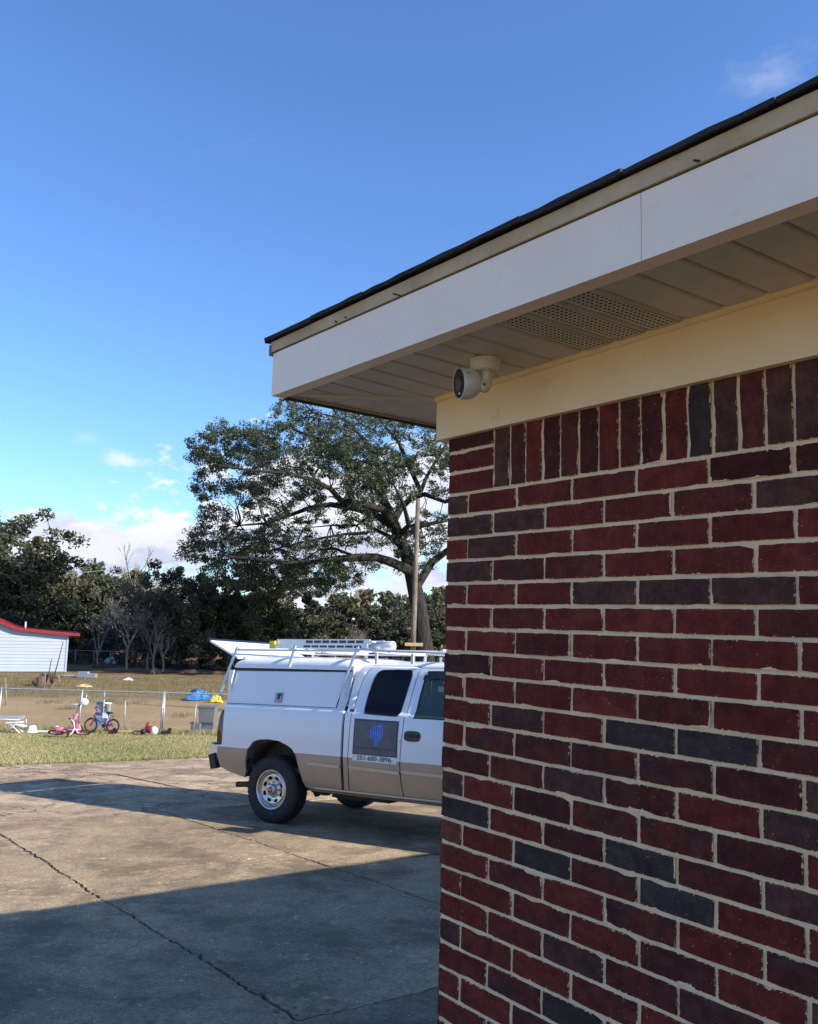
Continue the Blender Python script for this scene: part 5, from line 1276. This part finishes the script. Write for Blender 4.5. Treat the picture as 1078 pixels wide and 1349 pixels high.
# ------------------------------------------------------------------ bicycles
def make_bike(frame, rim, seatm, acc, R_=.2, train=False, basket=False):
    b = empty('bicycle'); wb = .66
    def wheel(x):
        w = empty('wheel'); w.parent = b; w.location = (x, 0, R_)
        Mx = Matrix.Rotation(R(90), 4, 'X')
        MB().lathe([(R_-.022+.022*math.cos(a), .020*math.sin(a)) for a in np.linspace(0, 2*math.pi, 9)[:-1]], 28, Mx, True, True).build('tyre', M['tyre'], w)
        MB().lathe([(R_-.040, -.009), (R_-.040, .009), (R_-.052, .006), (R_-.052, -.006)], 28, Mx, True, True).build('rim', rim, w)
        mb = MB()
        for k in range(14): a = 2*math.pi*k/14; mb.tube([(0, 0, 0), ((R_-.05)*math.cos(a), 0, (R_-.05)*math.sin(a))], .0022, 3, False)
        mb.tube([(0, -.03, 0), (0, .03, 0)], .016, 8); mb.build('spokes', rim, w)
    wheel(0); wheel(wb)
    mb = MB(); bb = (wb*.60, 0, R_+.0); st = (wb*.72, 0, R_+.27); hd_ = (wb*.16, 0, R_+.30); hb = (wb*.12, 0, R_+.22)
    mb.tube([hd_, st], .018, 8); mb.tube([hb, bb], .022, 8); mb.tube([bb, st], .017, 8)
    for s_ in (-.035, .035): mb.tube([bb, (wb, s_, R_)], .011, 6); mb.tube([st, (wb, s_, R_)], .009, 6)
    mb.build('frame', frame, b)
    mb = MB()
    for s_ in (-.035, .035): mb.tube([(wb*.13, s_, R_+.21), (0, s_, R_)], .012, 6)
    mb.tube([hb, hd_], .02, 8); mb.build('fork', acc, b)
    mb = MB(); mb.tube([hd_, (wb*.19, 0, R_+.40)], .014, 8); mb.tube([(wb*.33, -.22, R_+.50), (wb*.21, -.14, R_+.50), (wb*.18, 0, R_+.40), (wb*.21, .14, R_+.50), (wb*.33, .22, R_+.50)], .012, 8); mb.build('handlebar', acc, b)
    mb = MB(); mb.tube([(wb*.33, -.22, R_+.50), (wb*.42, -.24, R_+.50)], .017, 8); mb.tube([(wb*.33, .22, R_+.50), (wb*.42, .24, R_+.50)], .017, 8); mb.build('grip', M['black'], b)
    mb = MB(); mb.tube([st, (wb*.75, 0, R_+.34)], .012, 8); mb.ball((wb*.78, 0, R_+.36), .075, 12, (1.5, .9, .42)); mb.build('saddle', seatm, b)
    mb = MB(); mb.lathe([(.055, -.004), (.055, .004), (0, .004)], 18, Matrix.Translation((bb[0], -.03, bb[2])) @ Matrix.Rotation(R(90), 4, 'X')); mb.obox((bb[0]+.04, -.05, bb[2]-.05), (.045, 0, -.055), (0, .006, 0), (.008, 0, .008)); mb.obox((bb[0]+.09, -.09, bb[2]-.11), (.035, 0, 0), (0, .04, 0), (0, 0, .010)); mb.obox((bb[0]-.09, .09, bb[2]+.10), (.035, 0, 0), (0, .04, 0), (0, 0, .010)); mb.build('pedals', M['black'], b)
    mb = MB(); sheet(mb, [(.40, R_-.01), (.66, R_+.03), (.66, R_+.06), (.40, R_+.05)], (), lambda a, c_, d: (a, -.045+d, c_), .008, .1); mb.build('chain_guard', acc, b)
    if train:
        for s_ in (-1, 1):
            mb = MB(); mb.tube([(wb, s_*.05, R_), (wb+.02, s_*.16, R_-.10)], .008, 6); mb.build('stabiliser_arm', M['galv'], b)
            MB().lathe([(0, -.018), (.055, -.018), (.062, 0), (.055, .018), (0, .018)], 16, Matrix.Translation((wb+.02, s_*.18, .062)) @ Matrix.Rotation(R(90), 4, 'X')).build('stabiliser_wheel', M['whitep'], b)
    return b
bk = make_bike(M['blue'], M['redp'], M['black'], M['redp'], .205)
p = on_ground(129.5, 25.25); bk.matrix_world = Matrix.Translation(p) @ Matrix.Rotation(R(-10), 4, 'Z') @ Matrix.Rotation(R(-6), 4, 'X')
tag(bk, 'small blue bicycle with red rims standing by the near fence', 'bicycle', "children's bicycles by the fence")
mb = MB(); mb.box(.33, .47, -.05, .05, .42, .56); mb.build('number_plate', M['whitep'], bk)
pk = make_bike(M['pink'], M['pink'], M['pink'], M['whitep'], .2, True)
p = on_ground(121, 24.0)
pk.matrix_world = Matrix.Translation(p+Vector((0, 0, .03))) @ Matrix.Rotation(R(188), 4, 'Z') @ Matrix.Rotation(R(-68), 4, 'X')
tag(pk, 'pink and white bicycle with white stabilisers tipped over on the grass', 'bicycle', "children's bicycles by the fence")
# upright pink scooter-like handlebar with white plate behind the fallen bike
sc_ = empty('toy_scooter', on_ground(110, 24.6)); tag(sc_, 'pink and white toy scooter with a white oval plate, upright beside the blue bicycle', 'toy scooter')
MB().tube([(.0, 0, .10), (-.02, 0, .40), (.06, 0, .78)], .020, 8).build('stem', M['ink'], sc_)
MB().tube([(-.16, -.06, .78), (.06, 0, .80), (.22, .06, .86)], .014, 8).build('handlebar', M['whitep'], sc_)
mb = MB(); mb.ball((.20, -.03, .86), .10, 14, (1.2, .35, 1)); mb.tube([(.24, -.03, .94), (.26, -.03, 1.06)], [.012, .006], 6); mb.build('front_plate', M['whitep'], sc_)
mb = MB(); mb.tube([(.02, 0, .55), (-.08, 0, .32), (.08, 0, .10)], [.045, .05, .03], 8); mb.ball((-.07, 0, .50), .035, 10); mb.build('fairing', M['pink'], sc_)
MB().lathe([(.10+.02*math.cos(a), .02*math.sin(a)) for a in np.linspace(0, 2*math.pi, 9)[:-1]], 22, Matrix.Translation((.11, 0, .12)) @ Matrix.Rotation(R(90), 4, 'X'), True, True).build('wheel', M['tyre'], sc_)
mb = MB(); mb.ball((.06, -.05, .14), .12, 12, (1, .5, 1.2)); mb.build('mudguard', M['pink'], sc_)
mb = MB(); mb.obox((-.30, 0, .07), (.28, 0, .0), (0, .055, 0), (0, 0, .014)); mb.build('deck', M['ink'], sc_)

# ------------------------------------------------------------------ yard things
def bucket(px, Yd, z0, r, h, label, cat='bucket', mat=None):
    p = on_ground(px, Yd); t_ = empty('bucket', (p.x, p.y, p.z+z0)); tag(t_, label, cat)
    MB().lathe([(0, 0), (r*.86, 0), (r, h), (r*1.06, h), (r*1.06, h-.03), (r*1.0, h-.03)], 20).build('shell', mat or M['whitep'], t_)
    MB().lathe([(r*.99, h-.02), (0, h-.03)], 20).build('lid', mat or M['whitep'], t_); return t_
bucket(148, 26.3, 0, .105, .36, 'lower of two stacked white buckets behind the blue bicycle')
bucket(149.5, 26.3, .36, .115, .42, 'upper of two stacked white buckets, above the blue bicycle saddle')
p = on_ground(139.5, 26.25); t_ = empty('board', p); tag(t_, 'blue grey plastic board standing against the fence behind the blue bicycle', 'board')
mb = MB(); mb.obox((0, 0, .42), (.105, 0, 0), (0, .02, 0), (0, .06, .42)); mb.box(-.11, .11, -.035, .03, .80, .84); mb.build('panel', M['bluegrey'], t_)
p = on_ground(182, 25.4); t_ = empty('plank', p); tag(t_, 'yellowish timber plank lying on the grass between bicycle and red toy', 'plank')
mb = MB(); mb.obox((0, 0, .06), (.36, .0, .012), (0, .05, 0), (0, 0, .025)); mb.build('board', M['tan_wood'], t_)
p = on_ground(207, 25.2); t_ = empty('toy_car', p); tag(t_, 'dark red push toy with a white wheel at the foot of a fence post', 'toy')
mb = MB(); mb.ball((0, 0, .13), .12, 14, (1.2, .8, .9)); mb.obox((-.10, 0, .22), (.03, 0, .10), (0, .08, 0), (.02, 0, 0)); mb.build('body', M['redp'], t_)
MB().lathe([(0, -.03), (.095, -.03), (.11, 0), (.095, .03), (0, .03)], 18, Matrix.Translation((.13, -.05, .115)) @ Matrix.Rotation(R(80), 4, 'X')).build('wheel', M['whitep'], t_)
MB().lathe([(0, -.03), (.07, -.03), (.08, 0), (.07, .03), (0, .03)], 14, Matrix.Translation((-.17, -.08, .08)) @ Matrix.Rotation(R(90), 4, 'X')).build('wheel', M['tyre'], t_)
p = on_ground(227.5, 25.4); t_ = empty('shoe', p); tag(t_, 'small black boot lying on the grass right of the red toy', 'boot')
mb = MB(); mb.obox((0, 0, .05), (.13, 0, 0), (0, .05, 0), (0, 0, .035)); mb.obox((.10, 0, .12), (.03, 0, .05), (0, .045, 0), (.04, 0, -.01)); mb.build('upper', M['black'], t_)
p = on_ground(160, 25.2); t_ = empty('shoe', p); tag(t_, 'small black lump of a boot under the blue bicycle rear wheel', 'boot')
mb = MB(); mb.obox((0, 0, .05), (.10, 0, 0), (0, .05, 0), (0, 0, .045)); mb.ball((.02, 0, .10), .055, 8); mb.build('upper', M['black'], t_)
# bin and box by the truck
p = on_ground(281, 26.6); t_ = empty('plastic_bin', p); tag(t_, 'grey plastic bin half hidden behind the rear of the truck', 'bin')
mb = MB(); w0, w1_ = .19, .24
mb.add([(-w0, -w0, 0), (w0, -w0, 0), (w0, w0, 0), (-w0, w0, 0), (-w1_, -w1_, .72), (w1_, -w1_, .72), (w1_, w1_, .72), (-w1_, w1_, .72)], [(0, 3, 2, 1), (0, 1, 5, 4), (1, 2, 6, 5), (2, 3, 7, 6), (3, 0, 4, 7), (4, 5, 6, 7)]); mb.build('body', M['bin'], t_)
mb = MB(); mb.box(-.26, .26, -.26, .26, .722, .755); mb.build('rim', M['bin'], t_)
p = on_ground(266, 26.2); t_ = empty('crate', p); tag(t_, 'dark box with a folded lid on the grass left of the grey bin', 'box')
mb = MB(); mb.box(-.12, .14, -.12, .12, 0, .27); mb.build('body', M['bin'], t_); mb = MB(); mb.obox((-.08, -.02, .30), (.07, 0, .02), (0, .11, 0), (0, 0, .012)); mb.build('flap', M['black'], t_)
# bed-frame like metal table, wire crate and white basin on the left
p = on_ground(2, 24.9); t_ = empty('metal_cot', p); tag(t_, 'low slatted metal cot frame standing on the grass at the left edge', 'cot')
mb = MB()
for y in (-.35, .35): mb.tube([(-1.2, y, .36), (.82, y, .36)], .017, 6)
for x in (-1.2, .82): mb.tube([(x, -.35, .36), (x, .35, .36)], .017, 6)
mb.build('frame', M['galv'], t_)
for x in (-1.15, -.2, .78):
    for y in (-.34, .34): MB().tube([(x, y, .36), (x, y, 0)], .013, 6).build('leg', M['galv'], t_)
for k in range(18): mb = MB(); mb.box(-1.12+.11*k, -1.06+.11*k, -.34, .34, .365, .375); mb.build('slat', M['bluegrey'] if k % 5 == 2 else M['galv'], t_)
p = on_ground(31, 24.6); t_ = empty('folding_chair', p); tag(t_, 'small white folded chair on the grass in front of the cot', 'chair')
for (a, b) in (((-.22, -.1, 0), (.12, -.1, .26)), ((-.22, .1, 0), (.12, .1, .26)), ((.2, -.1, 0), (-.12, -.1, .26)), ((.2, .1, 0), (-.12, .1, .26))): MB().tube([a, b], .014, 6).build('leg', M['whitep'], t_)
mb = MB(); mb.obox((.0, 0, .27), (.20, 0, .01), (0, .12, 0), (0, 0, .014)); mb.build('seat', M['whitep'], t_); mb = MB(); mb.obox((.16, 0, .20), (.13, 0, -.03), (0, .12, 0), (0, 0, .012)); mb.build('backrest', M['whitep'], t_)
p = on_ground(54, 24.9); t_ = empty('basin', p); tag(t_, 'white plastic basin upside down on the grass left of the fallen bicycle', 'basin')
MB().lathe([(.155, 0), (.15, .02), (.125, .07), (.10, .15), (.085, .17), (0, .172)], 20).build('shell', M['whitep'], t_); MB().lathe([(.15, .0), (.175, .0), (.175, .014), (.15, .014)], 20).build('rim', M['whitep'], t_)
p = on_ground(77, 24.7); t_ = empty('plank', p); tag(t_, 'thin pale board lying flat between the basin and the fallen bicycle', 'plank')
mb = MB(); mb.obox((0, 0, .05), (.30, .05, 0), (0, .04, 0), (0, 0, .015)); mb.build('board', M['whitep'], t_)
# tarpaulin over a heap beyond the fence
def heap(name, label, cat, px, Yd, rx, rz_, mat, seed, part='cover', ry=None):
    p = on_ground(px, Yd); t_ = empty(name, p); tag(t_, label, cat); r_ = random.Random(seed); ry = ry or rx*.7
    ph = [r_.uniform(0, 6) for _ in range(8)]; mb = MB(); mb.smooth = False; n, m_ = 24, 14; rows_ = []
    for i in range(m_+1):
        t2 = i/m_; row = []
        for j in range(n+1):
            a = 2*math.pi*j/n; k = 1+.16*math.sin(3*a+ph[0])+.10*math.sin(7*a+ph[1])+.06*math.sin(11*a+ph[2]+t2*5)
            z = rz_*((1-t2**2.6))*(.62+.30*math.sin(2*a+ph[3])*t2+.22*math.sin(3*a+ph[4]+5*t2)+.20*math.sin(6*a+ph[5]+9*t2))+r_.gauss(0, .03)*rz_; row.append((rx*t2*k*math.cos(a), ry*t2*k*math.sin(a), max(-.05, z)))
        rows_.append(row)
    mb.grid(rows_); mb.build(part, mat, t_, flat=True); return t_
heap('tarpaulin', 'crumpled bright blue tarpaulin beyond the near fence, left of the truck', 'tarpaulin', 268, 37.5, .66, .42, M['tarp'], 3)
heap('plastic_toy', 'yellow plastic heap beside the blue tarpaulin, just left of the truck', 'toy', 291, 36.5, .28, .34, M['yellow'], 5, 'body')
heap('debris_heap', 'pale yellowish scrap heap on the grass beyond the near fence', 'scrap heap', 118, 42.3, .36, .14, M['tan_wood'], 6, 'scraps')
heap('brush_pile', 'brown pile of cut brush below the right end of the shed', 'brush pile', 66, 42.6, .62, .62, M['rubble'], 7, 'cuttings')
heap('stump', 'dark brown stump in the field right of centre behind the fence', 'stump', 208.5, 53.5, .36, .36, M['rubble'], 8, 'wood')
heap('stone', 'small white stone heap in the green strip of the field', 'stone', 175, 47.5, .26, .12, M['whitep'], 9, 'block')
heap('white_sack', 'white sack lying beyond the far fence', 'sack', 150, 62.5, .40, .55, M['whitep'], 10, 'sack')
heap('scrap_metal', 'flat pale sheet of scrap near the shed corner', 'scrap', 98, 49.5, .55, .07, M['galv'], 12, 'sheet')
heap('stump', 'low dark stump beyond the far fence by its third post', 'stump', 113, 62.0, .45, .45, M['rubble'], 13, 'wood')
heap('leaf_heap', 'low dark brown leaf heap beside the far fence', 'leaf heap', 141, 58.6, .8, .30, M['rubble'], 14, 'leaves')
heap('leaf_heap', 'long low brown leaf heap at the right of the field path', 'leaf heap', 262, 55.0, 1.5, .22, M['rubble'], 15, 'leaves', .5)
p = on_ground(119, 48.6); t_ = empty('cool_box', p); tag(t_, 'dark blue grey box with pale lid on the field right of the shed', 'box')
mb = MB(); mb.box(-.38, .12, -.2, .2, 0, .30); mb.build('body', M['bluegrey'], t_); mb = MB(); mb.box(.125, .55, -.2, .2, 0, .20); mb.build('lid', M['galv'], t_)
# sticks and saplings by the brush pile
for i, (x0, y0, x1, y1, Yd, lb) in enumerate(((58, 905, 60, 886, 42, 'short pale stake stuck in the brush pile'), (60, 902, 68, 868, 42.4, 'dark stick leaning right over the brush pile'), (68, 898, 83, 846, 42.8, 'longest dark stick leaning across the shed wall'), (8, 925, 7, 893, 33, 'pale post at the left edge beyond the near fence'), (78, 905, 77, 888, 43, 'short dry stalk right of the brush pile'))):
    a = at(x0, y0, Yd); b = at(x1, y1, Yd); a.z = gz(a.x, a.y)-.03
    tag(MB().tube([a, a.lerp(b, .5)+Vector((.02, 0, 0)), b], [.03, .024, .016], 6).build('stick', M['bark_grey'] if i in (0, 3, 4) else M['bark']), lb, 'stick', 'sticks standing in the yard beyond the fence')

# ------------------------------------------------------------------ grass: too many blades to count
def blades(name, label, n, fn, h, seed, mt='blade'):
    g = np.random.default_rng(seed); P = []
    while len(P) < n:
        q = fn(g)
        if q is not None: P.append(q)
    P = np.array(P); n = len(P); a = g.uniform(0, 2*np.pi, n); hh = h*g.uniform(.5, 1.5, n); w = .006+.006*g.random(n)
    lean = g.normal(0, .35, (n, 2))*hh[:, None]; ux = np.stack([np.cos(a)*w, np.sin(a)*w, np.zeros(n)], 1)
    top = P+np.concatenate([lean, hh[:, None]], 1); V = np.stack([P-ux, P+ux, top+ux*.3, top-ux*.3], 1)
    o = fast_quads(name, V, M[mt], None, np.clip(.5+.28*np.sin(P[:, 0]*.9+P[:, 1]*.5)+g.normal(0, .25, n), 0, 1)); tag(o, label, 'grass', kind='stuff')
def f_lawn(g):
    y = g.uniform(15.5, 26.6); x = g.uniform(-14.5, 4) ; x = x*(y/25) if y < 20 else x
    u = (Vector((x, y, 0))-CORNER).dot(E1)
    if u > -15.32: return None
    return (x, y, gz(x, y)-.04)
blades('lawn_grass', 'short yellow green lawn grass between the driveway and the near fence', 130000, f_lawn, .034, 1)
def f_tuft(g):
    if g.random() < .5: k = g.integers(0, 60); r0 = np.random.default_rng(int(k)); cx, cy = r0.uniform(-17, 2), r0.uniform(26.0, 48); x = cx+g.normal(0, .25); y = cy+g.normal(0, .3)
    else: y = g.uniform(38, 50); x = g.uniform(-26, -6)
    return (x, y, gz(x, y)-.04)
blades('field_grass', 'scattered dry tufts over the field beyond the near fence', 16000, f_tuft, .10, 2, 'blade_dark')
def f_edge(g):
    v = g.uniform(-2, 13); u = -15.38-abs(g.normal(0, .05)); p = uvw(u, v); return (p.x, p.y, p.z-.03)
blades('edge_grass', 'ragged grass growing over the far edge of the driveway', 5000, f_edge, .075, 3)
def f_fence(g):
    x = g.uniform(-15, 4); y = FY+g.normal(0, .12)+.05*math.sin(x*3); return (x, y, gz(x, y)-.04)
blades('fence_grass', 'taller dry grass along the foot of the near fence', 7000, f_fence, .13, 4)
